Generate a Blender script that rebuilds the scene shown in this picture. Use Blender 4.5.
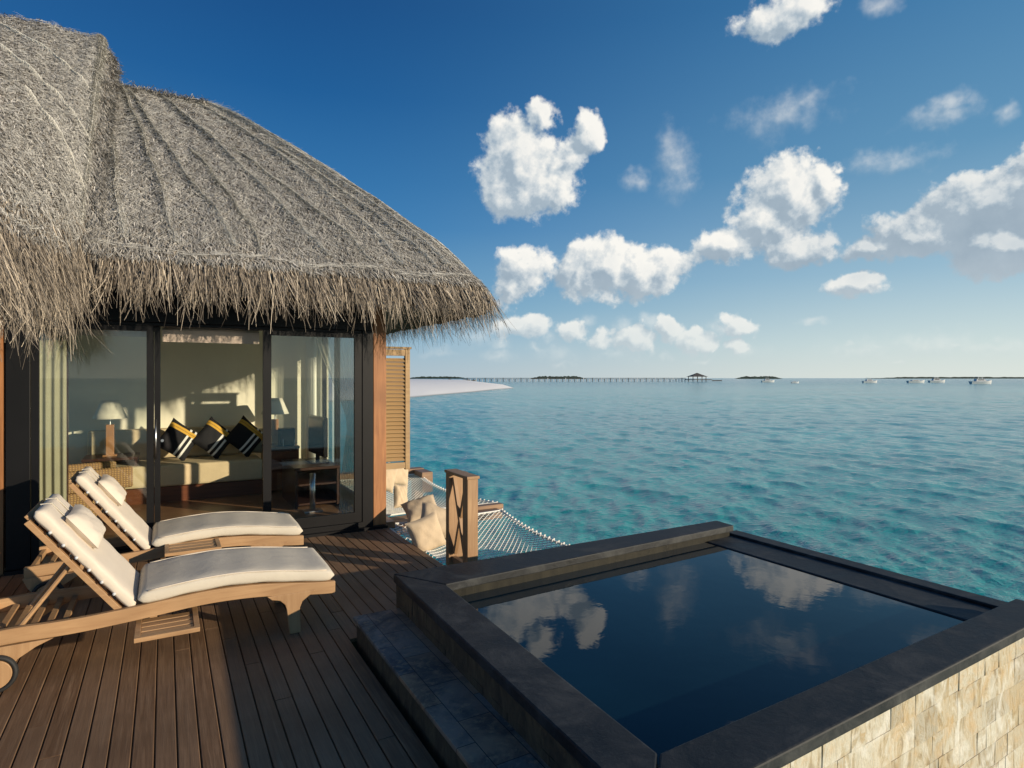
import bpy, math, random
import numpy as np
from mathutils import Vector, Matrix
R = math.radians
for o in list(bpy.data.objects): bpy.data.objects.remove(o)
S = bpy.context.scene
COL = S.collection

# ------------------------------------------------------------ camera
cam = bpy.data.objects.new('camera', bpy.data.cameras.new('camera')); COL.objects.link(cam)
cam.location = (0, 0, 1.7); cam.rotation_euler = (R(90), 0, R(-29.7))
cam.data.sensor_width = 36; cam.data.lens = 36*609/1024; cam.data.shift_y = -6/1024
cam.data.clip_start = .05; cam.data.clip_end = 60000
S.camera = cam
FX, FY = math.sin(R(29.7)), math.cos(R(29.7))

# ------------------------------------------------------------ light
SUN_EL, SUN_AZ = 12.0, 180-39          # azimuth clockwise from +Y
sd = Vector((math.sin(R(SUN_AZ))*math.cos(R(SUN_EL)), math.cos(R(SUN_AZ))*math.cos(R(SUN_EL)), math.sin(R(SUN_EL))))
sl = bpy.data.lights.new('sun', 'SUN'); sun = bpy.data.objects.new('sun', sl); COL.objects.link(sun)
sl.energy = 4.6; sl.angle = R(.6); sl.color = (1, .84, .62)
sun.rotation_euler = (-sd).to_track_quat('-Z', 'Y').to_euler()
S.view_settings.view_transform = 'Standard'; S.view_settings.look = 'None'
S.view_settings.exposure = 0.24; S.view_settings.gamma = 1

# ------------------------------------------------------------ node helpers
def nd(nt, kind, **kw):
    n = nt.nodes.new(kind)
    for k, v in kw.items(): setattr(n, k, v)
    return n
def lk(nt, a, b): nt.links.new(a, b)
def setin(nt, node, i, v):
    s = node.inputs[i]
    if isinstance(v, bpy.types.NodeSocket): lk(nt, v, s)
    elif v is not None: s.default_value = v
def M_(nt, op, a, b=None, c=None, clamp=False):
    n = nd(nt, 'ShaderNodeMath', operation=op, use_clamp=clamp)
    setin(nt, n, 0, a); setin(nt, n, 1, b); setin(nt, n, 2, c)
    return n.outputs[0]
def VM(nt, op, a, b=None, scale=None):
    n = nd(nt, 'ShaderNodeVectorMath', operation=op)
    setin(nt, n, 0, a); setin(nt, n, 1, b)
    if scale is not None: setin(nt, n, 3, scale)
    return n.outputs['Value'] if op in ('LENGTH', 'DOT_PRODUCT', 'DISTANCE') else n.outputs[0]
def noise(nt, vec, scale, detail=3, rough=.5, dist=0, dims='3D'):
    n = nd(nt, 'ShaderNodeTexNoise', noise_dimensions=dims)
    if vec is not None: lk(nt, vec, n.inputs['Vector'])
    n.inputs['Scale'].default_value = scale; n.inputs['Detail'].default_value = detail
    n.inputs['Roughness'].default_value = rough; n.inputs['Distortion'].default_value = dist
    return n
def ramp(nt, fac, stops, interp='LINEAR'):
    n = nd(nt, 'ShaderNodeValToRGB'); lk(nt, fac, n.inputs[0]); cr = n.color_ramp; cr.interpolation = interp
    while len(cr.elements) < len(stops): cr.elements.new(.5)
    for e, (p, c) in zip(cr.elements, stops):
        e.position = p; e.color = (*c, 1) if len(c) == 3 else c
    return n.outputs[0]
def mix(nt, fac, a, b, blend='MIX'):
    n = nd(nt, 'ShaderNodeMix', data_type='RGBA', blend_type=blend)
    setin(nt, n, 0, fac)
    for i, v in ((6, a), (7, b)):
        if isinstance(v, bpy.types.NodeSocket): lk(nt, v, n.inputs[i])
        else: n.inputs[i].default_value = (*v, 1)
    return n.outputs[2]
def mapr(nt, v, a, b, c=0, d=1, smooth=False):
    n = nd(nt, 'ShaderNodeMapRange'); setin(nt, n, 0, v)
    if smooth: n.interpolation_type = 'SMOOTHSTEP'
    for i, x in enumerate((a, b, c, d)): n.inputs[i+1].default_value = x
    return n.outputs[0]

# ------------------------------------------------------------ world: sky + clouds by direction
def px2azel(px, py):
    u = (px-512)/609; v = (378-py)/609
    x = FX+u*FY; y = FY-u*FX
    return math.atan2(x, y), math.atan2(v, math.hypot(x, y))
CL = [  # px, py, rx, ry, weight
 (522,170,42,52,1.0),(545,185,38,32,.9),(586,132,18,26,.85),(541,118,12,22,.8),(568,160,22,24,.8),
 (790,195,48,40,1.0),(765,222,40,34,.95),(720,250,34,22,.8),(800,250,48,20,.8),(825,185,20,24,.8),
 (600,268,34,32,1.0),(645,270,44,28,.95),(578,275,22,28,.8),(520,272,36,30,.8),(508,290,22,22,.8),
 (775,25,58,26,.68),(800,10,36,26,.72),(880,5,22,14,.6),(785,112,58,30,.55),(810,100,26,22,.5),(675,165,24,42,.48),(632,186,18,14,.42),
 (857,286,34,14,.75),(815,323,16,6,.5),(985,205,80,38,1.0),(925,228,66,26,.95),(1050,195,70,60,1.1),(880,246,42,15,.8),(1010,245,70,28,.95),
 (1010,255,30,15,.7),(945,108,22,14,.45),(1010,112,16,14,.45),(940,120,46,14,.36),(900,160,60,16,.34),
 (522,327,32,17,.8),(578,332,20,14,.72),(604,340,18,13,.7),(638,343,24,14,.8),(672,330,14,16,.72),(697,342,22,13,.76),(742,326,24,11,.7),(735,346,20,10,.68),(552,340,14,9,.6),(590,322,13,9,.6),(625,328,13,10,.6),(655,324,14,9,.6),(715,328,12,9,.6),(500,345,16,9,.6),(538,350,12,6,.6),(612,356,16,5,.6),(664,354,14,5,.6),(560,362,14,4,.6),(700,358,14,5,.6),(845,345,13,6,.6),(880,351,15,5,.6),(925,340,16,7,.6),(960,348,15,6,.6),(1000,343,16,7,.6),(900,362,18,4,.6),(470,335,30,14,.6),
 (495,357,24,8,.5),(560,352,30,12,.5),(620,355,30,10,.5),(860,352,60,16,.42),(930,345,70,18,.5),(1000,352,60,14,.45),(740,352,40,12,.4),(440,352,20,8,.4),
 (1150,120,90,40,.7),(1250,230,110,45,.8),(300,-120,100,40,.5),(620,-140,130,40,.5),(900,-120,100,30,.5)]
w = bpy.data.worlds.new('World'); S.world = w; w.use_nodes = True
nt = w.node_tree; nt.nodes.clear()
grp = bpy.data.node_groups.new('cloud_density', 'ShaderNodeTree')
grp.interface.new_socket('Vector', in_out='INPUT', socket_type='NodeSocketVector')
grp.interface.new_socket('Density', in_out='OUTPUT', socket_type='NodeSocketFloat'); grp.interface.new_socket('Thin', in_out='OUTPUT', socket_type='NodeSocketFloat')
gi = grp.nodes.new('NodeGroupInput'); go = grp.nodes.new('NodeGroupOutput')
v0 = gi.outputs[0]
wn = noise(grp, v0, 9, 3, .55)
wv = VM(grp, 'SCALE', VM(grp, 'SUBTRACT', wn.outputs['Color'], (.5, .5, .5)), scale=.055)
vv = VM(grp, 'ADD', VM(grp, 'ADD', v0, wv), VM(grp, 'SCALE', VM(grp, 'SUBTRACT', noise(grp, v0, 48, 2, .6).outputs['Color'], (.5, .5, .5)), scale=.022))
sp = nd(grp, 'ShaderNodeSeparateXYZ'); lk(grp, vv, sp.inputs[0])
az = M_(grp, 'ARCTAN2', sp.outputs[0], sp.outputs[1])
el = M_(grp, 'ARCSINE', M_(grp, 'MINIMUM', M_(grp, 'MAXIMUM', sp.outputs[2], -1.0), 1.0))
cxyz = nd(grp, 'ShaderNodeCombineXYZ'); lk(grp, az, cxyz.inputs[0]); lk(grp, el, cxyz.inputs[1]); AE = cxyz.outputs[0]
acc = None; acc2 = None
for (px, py, rx, ry, wt) in CL:
    a0, e0 = px2azel(px, py); a1, _ = px2azel(px+rx, py); _, e1 = px2azel(px, py-ry)
    sx, sy = 1/abs(a1-a0), 1/abs(e1-e0); k = wt*1.1 if wt >= .68 else .75
    ma = nd(grp, 'ShaderNodeVectorMath', operation='MULTIPLY_ADD'); lk(grp, AE, ma.inputs[0]); ma.inputs[1].default_value = (sx, sy, 0); ma.inputs[2].default_value = (-a0*sx, -e0*sy, 0)
    f = M_(grp, 'MULTIPLY_ADD', VM(grp, 'LENGTH', ma.outputs[0]), -k, 1.27*k)
    if wt >= .68: acc = f if acc is None else M_(grp, 'SMOOTH_MAX', acc, f, .18)
    else: acc2 = f if acc2 is None else M_(grp, 'MAXIMUM', acc2, f)
acc = M_(grp, 'MAXIMUM', acc, -1.0)
n1 = noise(grp, v0, 13, 8, .58)
n2 = noise(grp, v0, 42, 6, .6)
nn = M_(grp, 'ADD', M_(grp, 'MULTIPLY', M_(grp, 'SUBTRACT', n1.outputs[0], .5), 1.35), M_(grp, 'MULTIPLY', M_(grp, 'SUBTRACT', n2.outputs[0], .5), .8))
dens = M_(grp, 'ADD', acc, nn)
lk(grp, dens, go.inputs[0]); lk(grp, M_(grp, 'ADD', M_(grp, 'MAXIMUM', acc2, -1.0), nn), go.inputs[1])
tc = nd(nt, 'ShaderNodeTexCoord')
D = VM(nt, 'NORMALIZE', tc.outputs['Generated'])
def g_call(v):
    g = nd(nt, 'ShaderNodeGroup'); g.node_tree = grp; lk(nt, v, g.inputs[0]); return g.outputs
d0_, thin0 = g_call(D); d0 = M_(nt, 'MAXIMUM', d0_, M_(nt, 'MULTIPLY', thin0, .6))
rt = Vector((FY, -FX, 0))
d1_, thin1 = g_call(VM(nt, 'NORMALIZE', VM(nt, 'ADD', D, tuple(rt*.011+Vector((0, 0, .014)))))); d1 = M_(nt, 'MAXIMUM', d1_, M_(nt, 'MULTIPLY', thin1, .6))
sky = nd(nt, 'ShaderNodeTexSky', sky_type='NISHITA'); sky.sun_disc = False
sky.sun_elevation = R(SUN_EL); sky.sun_rotation = R(SUN_AZ)
sky.air_density = 1.0; sky.dust_density = .6; sky.ozone_density = 3.0; sky.altitude = 0
sz = nd(nt, 'ShaderNodeSeparateXYZ'); lk(nt, D, sz.inputs[0])
# polarised deep blue: saturate with height, paler toward the horizon
azr = VM(nt, 'DOT_PRODUCT', D, tuple(rt))
hz = mapr(nt, M_(nt, 'MULTIPLY_ADD', azr, -.13, sz.outputs[2]), -.02, .46, 0, 1)
def gr(st): return ramp(nt, M_(nt, 'MAXIMUM', sz.outputs[2], 0.0), [(p, c) for p, c in st])
left = gr([(0,(.36,.46,.54)),(.05,(.25,.40,.53)),(.11,(.12,.30,.47)),(.235,(.026,.165,.385)),(.41,(.0032,.085,.262)),(.52,(.002,.058,.20)),(1,(.002,.045,.16))])
right = gr([(0,(.66,.71,.67)),(.05,(.54,.64,.64)),(.15,(.29,.45,.56)),(.3,(.11,.27,.43)),(.5,(.042,.17,.35)),(1,(.015,.08,.24))])
grad = mix(nt, mapr(nt, azr, -.35, .72, 0, 1, True), left, right)
grad = mix(nt, 1.0, grad, (9.5, 9.5, 9.5), 'MULTIPLY')
skyc = mix(nt, .12, grad, sky.outputs[0])
cov = M_(nt, 'MAXIMUM', mapr(nt, d0_, .16, .50, 0, 1, True), mapr(nt, thin0, .05, 1.3, 0, .55, True))
lit = M_(nt, 'MULTIPLY_ADD', M_(nt, 'SUBTRACT', d0, d1), 1.3, .58, clamp=True)
thick = mapr(nt, d0, .5, 1.6, 0, 1)
lit = M_(nt, 'SUBTRACT', lit, M_(nt, 'MULTIPLY', thick, .12), clamp=True)
# the big bank to the right is thick and grey underneath
ab, eb = px2azel(985, 235); comb = nd(nt, 'ShaderNodeCombineXYZ')
az2 = M_(nt, 'ARCTAN2', sz.outputs[0], sz.outputs[1])
lk(nt, M_(nt, 'MULTIPLY', M_(nt, 'SUBTRACT', az2, ab), 1/.26), comb.inputs[0])
lk(nt, M_(nt, 'MULTIPLY', M_(nt, 'SUBTRACT', sz.outputs[2], math.sin(eb)), 1/.10), comb.inputs[1])
bank = mapr(nt, VM(nt, 'LENGTH', comb.outputs[0]), .5, 1.2, 1, 0, True)
lit = M_(nt, 'SUBTRACT', lit, M_(nt, 'MULTIPLY', bank, .30), clamp=True)
lit = M_(nt, 'MAXIMUM', lit, .20)
lit = M_(nt, 'MULTIPLY_ADD', M_(nt, 'SUBTRACT', noise(nt, D, 20, 6, .6).outputs[0], .5), .45, lit, clamp=True)
cc = ramp(nt, lit, [(0, (2.2,2.9,3.6)), (.3, (3.3,4.0,4.6)), (.6, (5.2,5.6,5.8)), (1, (7.9,7.7,7.2))])
low = mapr(nt, sz.outputs[2], 0, .12, .55, 1)
cov = M_(nt, 'MULTIPLY', M_(nt, 'MULTIPLY', cov, low), .97)
cc = mix(nt, mapr(nt, sz.outputs[2], .02, .16, .65, 0), cc, (6.0, 6.4, 6.3))
final = mix(nt, cov, skyc, cc)
bg = nd(nt, 'ShaderNodeBackground'); lk(nt, final, bg.inputs[0]); bg.inputs[1].default_value = .105
wo = nd(nt, 'ShaderNodeOutputWorld'); lk(nt, bg.outputs[0], wo.inputs[0])

def at(px, py, z):
    d = 609*(1.7-z)/(py-378); xr = (px-512)/609*d
    return Vector((d*FX+xr*FY, d*FY-xr*FX, z))
def atd(px, d, z=0):
    xr = (px-512)/609*d
    return Vector((d*FX+xr*FY, d*FY-xr*FX, z))
# ------------------------------------------------------------ materials
MATS = {}
def new_mat(name):
    m = bpy.data.materials.new(name); m.use_nodes = True; MATS[name] = m
    t = m.node_tree; b = t.nodes['Principled BSDF']
    return m, t, b
def coords(t, kind='Object', scale=None):
    c = nd(t, 'ShaderNodeTexCoord').outputs[kind]
    if scale:
        mp = nd(t, 'ShaderNodeMapping'); lk(t, c, mp.inputs[0]); mp.inputs['Scale'].default_value = scale; c = mp.outputs[0]
    return c
def bump(t, b, h, strength=.3, dist=.01):
    n = nd(t, 'ShaderNodeBump'); lk(t, h, n.inputs['Height']); n.inputs['Strength'].default_value = strength; n.inputs['Distance'].default_value = dist
    lk(t, n.outputs[0], b.inputs['Normal']); return n
def plain(name, col, rough=.6, var=.25, sc=8, metal=0, bumps=.15):
    m, t, b = new_mat(name); c = coords(t)
    n = noise(t, c, sc, 5, .6)
    lo = tuple(x*(1-var) for x in col); hi = tuple(min(1, x*(1+var)) for x in col)
    lk(t, ramp(t, n.outputs[0], [(.3, lo), (.7, hi)]), b.inputs['Base Color'])
    b.inputs['Roughness'].default_value = rough; b.inputs['Metallic'].default_value = metal
    if bumps:
        n2 = noise(t, c, sc*6, 4, .6)
        if 'canvas' in name or 'pillow' in name or 'sofa' in name:
            wr = noise(t, c, 5.5, 3, .55, 1.5); wv = noise(t, c, 260, 2, .5)
            bump(t, b, M_(t, 'ADD', M_(t, 'MULTIPLY', wr.outputs[0], 2.2), M_(t, 'MULTIPLY', wv.outputs[0], .4)), .16, .012)
        else: bump(t, b, n2.outputs[0], bumps, .004)
    if name == 'frame_black': b.inputs['Specular IOR Level'].default_value = .25
    return m
def wood(name, c1, c2, axis=0, rough=.55, sc=1, obj_rand=.0):
    m, t, b = new_mat(name)
    s = [14*sc]*3; s[axis] = 1.1*sc
    c = coords(t, 'Object', tuple(s))
    n = noise(t, c, 2.2, 6, .62, .6); n2 = noise(t, coords(t), 2.5, 2, .5)
    base = ramp(t, n.outputs[0], [(.25, c1), (.75, c2)])
    base = mix(t, mapr(t, n2.outputs[0], .35, .7, 0, .45), base, tuple(x*.55 for x in c1))
    lk(t, base, b.inputs['Base Color']); b.inputs['Roughness'].default_value = rough
    bump(t, b, n.outputs[0], .25, .003); return m
wood('teak_lounger', (.34,.19,.09), (.52,.33,.17), 0)
wood('teak_upright', (.34,.19,.09), (.52,.33,.17), 2)
wood('post_wood', (.25,.095,.03), (.45,.20,.075), 2)
wood('shutter_wood', (.30,.18,.08), (.46,.31,.15), 0)
wood('rail_wood', (.28,.15,.07), (.46,.29,.15), 2)
wood('beam_wood', (.22,.12,.07), (.38,.24,.14), 0)
wood('dark_furniture', (.03,.012,.008), (.075,.032,.02), 0, .35)
wood('red_furniture', (.11,.035,.015), (.20,.07,.03), 0, .35)
wood('floor_wood', (.20,.10,.05), (.34,.19,.10), 0, .35)
plain('frame_black', (.006,.006,.007), .45, .2, 4, 0, .03)
plain('canvas', (.66,.585,.49), .85, .06, 3, 0, .2)
plain('canvas_seat', (.58,.53,.44), .85, .06, 3, 0, .2)
plain('pillow_beige', (.56,.44,.30), .9, .1, 6, 0, .3)
plain('wall_paint', (.83,.79,.63), .8, .05, 1.2, 0, .05)
plain('ceiling_paint', (.78,.76,.66), .8, .05, 1.2, 0, .05)
plain('sofa_fabric', (.62,.50,.31), .9, .08, 5, 0, .2)
plain('curtain', (.33,.31,.21), .85, .1, 3, 0, .1)
plain('lampshade', (.75,.70,.58), .8, .05, 3, 0, .05)
plain('lamp_wood', (.34,.16,.06), .5, .2, 9)
plain('metal', (.6,.6,.6), .3, .05, 5, 1, .02)
plain('black_plastic', (.012,.012,.014), .25, .1, 5, 0, 0)
plain('blind', (.6,.5,.42), .9, .08, 4, 0, .1)
plain('tyre', (.015,.015,.015), .7, .2, 20)
plain('rope', (.78,.76,.70), .8, .1, 30)
plain('rock', (.16,.16,.15), .9, .5, .7)
plain('hull_white', (.6,.62,.64), .5, .1, 1, 0, 0)
plain('far_wood', (.11,.11,.105), .8, .3, .5, 0, 0)
plain('far_thatch', (.10,.09,.08), .9, .3, .5, 0, 0)
plain('island_green', (.035,.055,.045), .9, .5, .05, 0, 0)
plain('dark_glass', (.03,.04,.05), .2, .1, 1, 0, 0)

def m_glass():
    m = bpy.data.materials.new('window_glass'); m.use_nodes = True; t = m.node_tree; t.nodes.clear()
    gm = nd(t, 'ShaderNodeNewGeometry'); cs = M_(t, 'ABSOLUTE', VM(t, 'DOT_PRODUCT', gm.outputs['Normal'], gm.outputs['Incoming'])); fo = M_(t, 'MULTIPLY_ADD', M_(t, 'POWER', M_(t, 'SUBTRACT', 1.0, cs), 5.0), .95, .05)
    gl = nd(t, 'ShaderNodeBsdfGlossy'); gl.inputs['Roughness'].default_value = 0; gl.inputs[0].default_value = (.95,.97,1,1)
    tr = nd(t, 'ShaderNodeBsdfTransparent'); tr.inputs[0].default_value = (.95,.97,.95,1)
    mx = nd(t, 'ShaderNodeMixShader'); o = nd(t, 'ShaderNodeOutputMaterial')
    lk(t, fo, mx.inputs[0]); lk(t, tr.outputs[0], mx.inputs[1]); lk(t, gl.outputs[0], mx.inputs[2]); lk(t, mx.outputs[0], o.inputs[0])
    MATS['window_glass'] = m
m_glass()
def m_sheer():
    m = bpy.data.materials.new('sheer'); m.use_nodes = True; t = m.node_tree; t.nodes.clear()
    df = nd(t, 'ShaderNodeBsdfDiffuse'); df.inputs[0].default_value = (.62,.60,.50,1)
    tl = nd(t, 'ShaderNodeBsdfTranslucent'); tl.inputs[0].default_value = (.62,.60,.50,1)
    tr = nd(t, 'ShaderNodeBsdfTransparent')
    m1 = nd(t, 'ShaderNodeMixShader'); m2 = nd(t, 'ShaderNodeMixShader'); o = nd(t, 'ShaderNodeOutputMaterial')
    m1.inputs[0].default_value = .5; m2.inputs[0].default_value = .5
    lk(t, df.outputs[0], m1.inputs[1]); lk(t, tl.outputs[0], m1.inputs[2]); lk(t, m1.outputs[0], m2.inputs[1]); lk(t, tr.outputs[0], m2.inputs[2]); lk(t, m2.outputs[0], o.inputs[0])
    MATS['sheer'] = m
m_sheer()
def m_straw(name, stops):
    m, t, b = new_mat(name)
    a = nd(t, 'ShaderNodeAttribute'); a.attribute_name = 'rnd'
    n = noise(t, coords(t), 1.7, 4, .6)
    v = M_(t, 'ADD', M_(t, 'MULTIPLY', a.outputs['Fac'], .75), M_(t, 'MULTIPLY', n.outputs[0], .3))
    lk(t, ramp(t, v, stops), b.inputs['Base Color']); b.inputs['Roughness'].default_value = .75
m_straw('straw', [(.1, (.075,.072,.068)), (.4, (.26,.25,.232)), (.7, (.50,.48,.445)), (.95, (.84,.81,.76))])
m_straw('straw_fringe', [(.1, (.065,.05,.035)), (.4, (.20,.168,.135)), (.7, (.42,.36,.285)), (.95, (.78,.68,.54))])
plain('thatch_base', (.10,.08,.06), .95, .5, 25, 0, .8)
plain('net_thread', (.60,.59,.55), .8, .15, 12, 0, 0)

def m_deck():
    m, t, b = new_mat('deck_boards')
    pos = nd(t, 'ShaderNodeNewGeometry').outputs['Position']
    a = nd(t, 'ShaderNodeAttribute'); a.attribute_name = 'rnd'
    s = VM(t, 'MULTIPLY', pos, (38, 1.6, 38)); off = VM(t, 'ADD', s, None)
    cx = nd(t, 'ShaderNodeCombineXYZ'); lk(t, M_(t, 'MULTIPLY', a.outputs['Fac'], 57.0), cx.inputs[1]); lk(t, cx.outputs[0], off.node.inputs[1])
    g = noise(t, off, 1.6, 7, .65, .5)
    f = noise(t, VM(t, 'MULTIPLY', pos, (160, 4, 160)), 1.5, 3, .6)
    st = noise(t, pos, 1.4, 5, .6)
    base = ramp(t, g.outputs[0], [(.25, (.088,.048,.026)), (.5, (.185,.112,.064)), (.78, (.33,.225,.14))])
    base = mix(t, mapr(t, a.outputs['Fac'], 0, 1, 0, .55), base, (.25,.17,.11))
    base = mix(t, mapr(t, st.outputs[0], .4, .65, 0, .45), base, (.075,.045,.027))
    base = mix(t, mapr(t, f.outputs[0], .55, .75, 0, .35), base, (.05,.032,.02))
    base = mix(t, 1.0, base, (1.10, 1.02, .94), 'MULTIPLY')
    lk(t, base, b.inputs['Base Color'])
    lk(t, mapr(t, g.outputs[0], .3, .7, .45, .7), b.inputs['Roughness']); b.inputs['Specular IOR Level'].default_value = .35
    bump(t, b, M_(t, 'ADD', g.outputs[0], M_(t, 'MULTIPLY', f.outputs[0], .6)), .35, .003)
m_deck()
def m_slate(name, tile=True):
    m, t, b = new_mat(name)
    pos = nd(t, 'ShaderNodeNewGeometry').outputs['Position']
    n = noise(t, pos, 3.5, 9, .68, .8); n2 = noise(t, pos, 26, 6, .7, .3)
    if tile:
        br = nd(t, 'ShaderNodeTexBrick'); mp = nd(t, 'ShaderNodeMapping'); mp.inputs['Rotation'].default_value = (0, 0, R(90))
        lk(t, pos, mp.inputs[0]); lk(t, mp.outputs[0], br.inputs[0])
        br.inputs['Scale'].default_value = 1; br.inputs['Brick Width'].default_value = .36; br.inputs['Row Height'].default_value = .165
        br.inputs['Mortar Size'].default_value = .002; br.inputs['Color1'].default_value = (0,0,0,1); br.inputs['Color2'].default_value = (1,1,1,1); br.inputs['Mortar'].default_value = (.5,.5,.5,1)
        base = ramp(t, br.outputs[0], [(0, (.10,.11,.115)), (.3, (.24,.22,.19)), (.6, (.36,.22,.13)), (1, (.17,.18,.175))])
        base = mix(t, mapr(t, n.outputs[0], .42, .60, 0, .75), base, (.06,.06,.06))
        base = mix(t, mapr(t, n2.outputs[0], .52, .66, 0, .65), base, (.42,.29,.17))
        base = mix(t, br.outputs[1], base, (.02,.02,.02))
    else:
        base = ramp(t, n.outputs[0], [(.34, (.009,.011,.013)), (.5, (.026,.029,.032)), (.66, (.065,.068,.068))])
        base = mix(t, mapr(t, n2.outputs[0], .55, .72, 0, .35), base, (.075,.072,.065))
    b.inputs['Specular IOR Level'].default_value = .22; lk(t, base, b.inputs['Base Color']); lk(t, mapr(t, n.outputs[0], .3, .7, .45, .75), b.inputs['Roughness'])
    bump(t, b, M_(t, 'ADD', n.outputs[0], M_(t, 'MULTIPLY', n2.outputs[0], .5)), .5, .008)
m_slate('slate_step'); m_slate('slate_coping', False)
def m_inner():
    m, t, b = new_mat('pool_tiles')
    pos = nd(t, 'ShaderNodeNewGeometry').outputs['Position']
    n = noise(t, VM(t, 'MULTIPLY', pos, (6, 6, 1)), 2, 6, .65)
    lk(t, ramp(t, n.outputs[0], [(.3, (.011,.011,.009)), (.7, (.032,.030,.022))]), b.inputs['Base Color']); b.inputs['Specular IOR Level'].default_value = .15; b.inputs['Roughness'].default_value = .5
    bump(t, b, n.outputs[0], .4, .01)
m_inner()
def m_stone():
    m, t, b = new_mat('quartzite')
    pos = nd(t, 'ShaderNodeNewGeometry').outputs['Position']
    a = nd(t, 'ShaderNodeAttribute'); a.attribute_name = 'rnd'
    cx = nd(t, 'ShaderNodeCombineXYZ'); lk(t, M_(t, 'MULTIPLY', a.outputs['Fac'], 90.0), cx.inputs[0]); lk(t, M_(t, 'MULTIPLY', a.outputs['Fac'], 37.0), cx.inputs[2])
    p2 = VM(t, 'ADD', VM(t, 'MULTIPLY', pos, (13, 13, 5)), cx.outputs[0])
    n = noise(t, p2, 1.0, 8, .65, 1.6); n2 = noise(t, pos, 50, 5, .7)
    base = ramp(t, a.outputs['Fac'], [(0, (.50,.44,.30)), (.3, (.60,.55,.40)), (.55, (.46,.40,.28)), (.75, (.56,.47,.30)), (1, (.62,.59,.48))])
    v = ramp(t, n.outputs[0], [(.33, (.20,.12,.05)), (.42, (.52,.42,.27)), (.50, (.72,.68,.58)), (.57, (.60,.56,.46)), (.63, (.50,.34,.16)), (.72, (.62,.55,.42))])
    base = mix(t, .6, base, v); base = mix(t, 1.0, base, ramp(t, a.outputs['Fac'], [(0,(.62,.60,.58)),(.3,(.88,.88,.90)),(.6,(.75,.70,.60)),(.8,(.92,.92,.94)),(1,(.68,.60,.48))]), 'MULTIPLY')
    big = noise(t, pos, 5.5, 4, .6, .8)
    base = mix(t, mapr(t, big.outputs[0], .52, .68, 0, .7), base, (.52,.36,.18))
    base = mix(t, mapr(t, big.outputs[0], .46, .34, 0, .6), base, (.74,.72,.66))
    base = mix(t, mapr(t, n2.outputs[0], .5, .75, 0, .4), base, (.42,.40,.36))
    lk(t, base, b.inputs['Base Color']); b.inputs['Roughness'].default_value = .75
    bump(t, b, M_(t, 'ADD', n.outputs[0], M_(t, 'MULTIPLY', n2.outputs[0], .4)), .7, .012)
m_stone()
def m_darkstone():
    m, t, b = new_mat('shaded_brown_stone')  # brown stone, darkened so the shade of the left side is in its colour
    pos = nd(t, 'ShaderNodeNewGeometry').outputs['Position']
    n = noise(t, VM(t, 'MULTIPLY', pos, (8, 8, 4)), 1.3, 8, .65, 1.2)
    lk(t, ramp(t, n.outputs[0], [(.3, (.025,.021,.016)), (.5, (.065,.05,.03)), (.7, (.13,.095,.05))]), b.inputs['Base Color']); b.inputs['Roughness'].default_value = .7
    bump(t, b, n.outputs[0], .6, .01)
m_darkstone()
def m_sand():
    m, t, b = new_mat('sand')
    pos = nd(t, 'ShaderNodeNewGeometry').outputs['Position']
    z = nd(t, 'ShaderNodeSeparateXYZ'); lk(t, pos, z.inputs[0])
    n = noise(t, pos, .08, 4, .6)
    wet = mapr(t, z.outputs[2], -1.99, -1.75, 0, 1)
    lk(t, mix(t, wet, (.36,.38,.35), (.95,.93,.89)), b.inputs['Base Color']); b.inputs['Roughness'].default_value = .8
m_sand()
def m_poolwater():
    m, t, b = new_mat('pool_water')
    pos = nd(t, 'ShaderNodeNewGeometry').outputs['Position']
    n = noise(t, pos, 5.5, 3, .5, .4); n2 = noise(t, pos, 1.2, 3, .5)
    lk(t, ramp(t, n2.outputs[0], [(.3, (.002,.010,.018)), (.7, (.004,.020,.032))]), b.inputs['Base Color'])
    b.inputs['Roughness'].default_value = .015; b.inputs['IOR'].default_value = 1.33
    bump(t, b, n.outputs[0], .05, .012)
m_poolwater()
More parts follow.
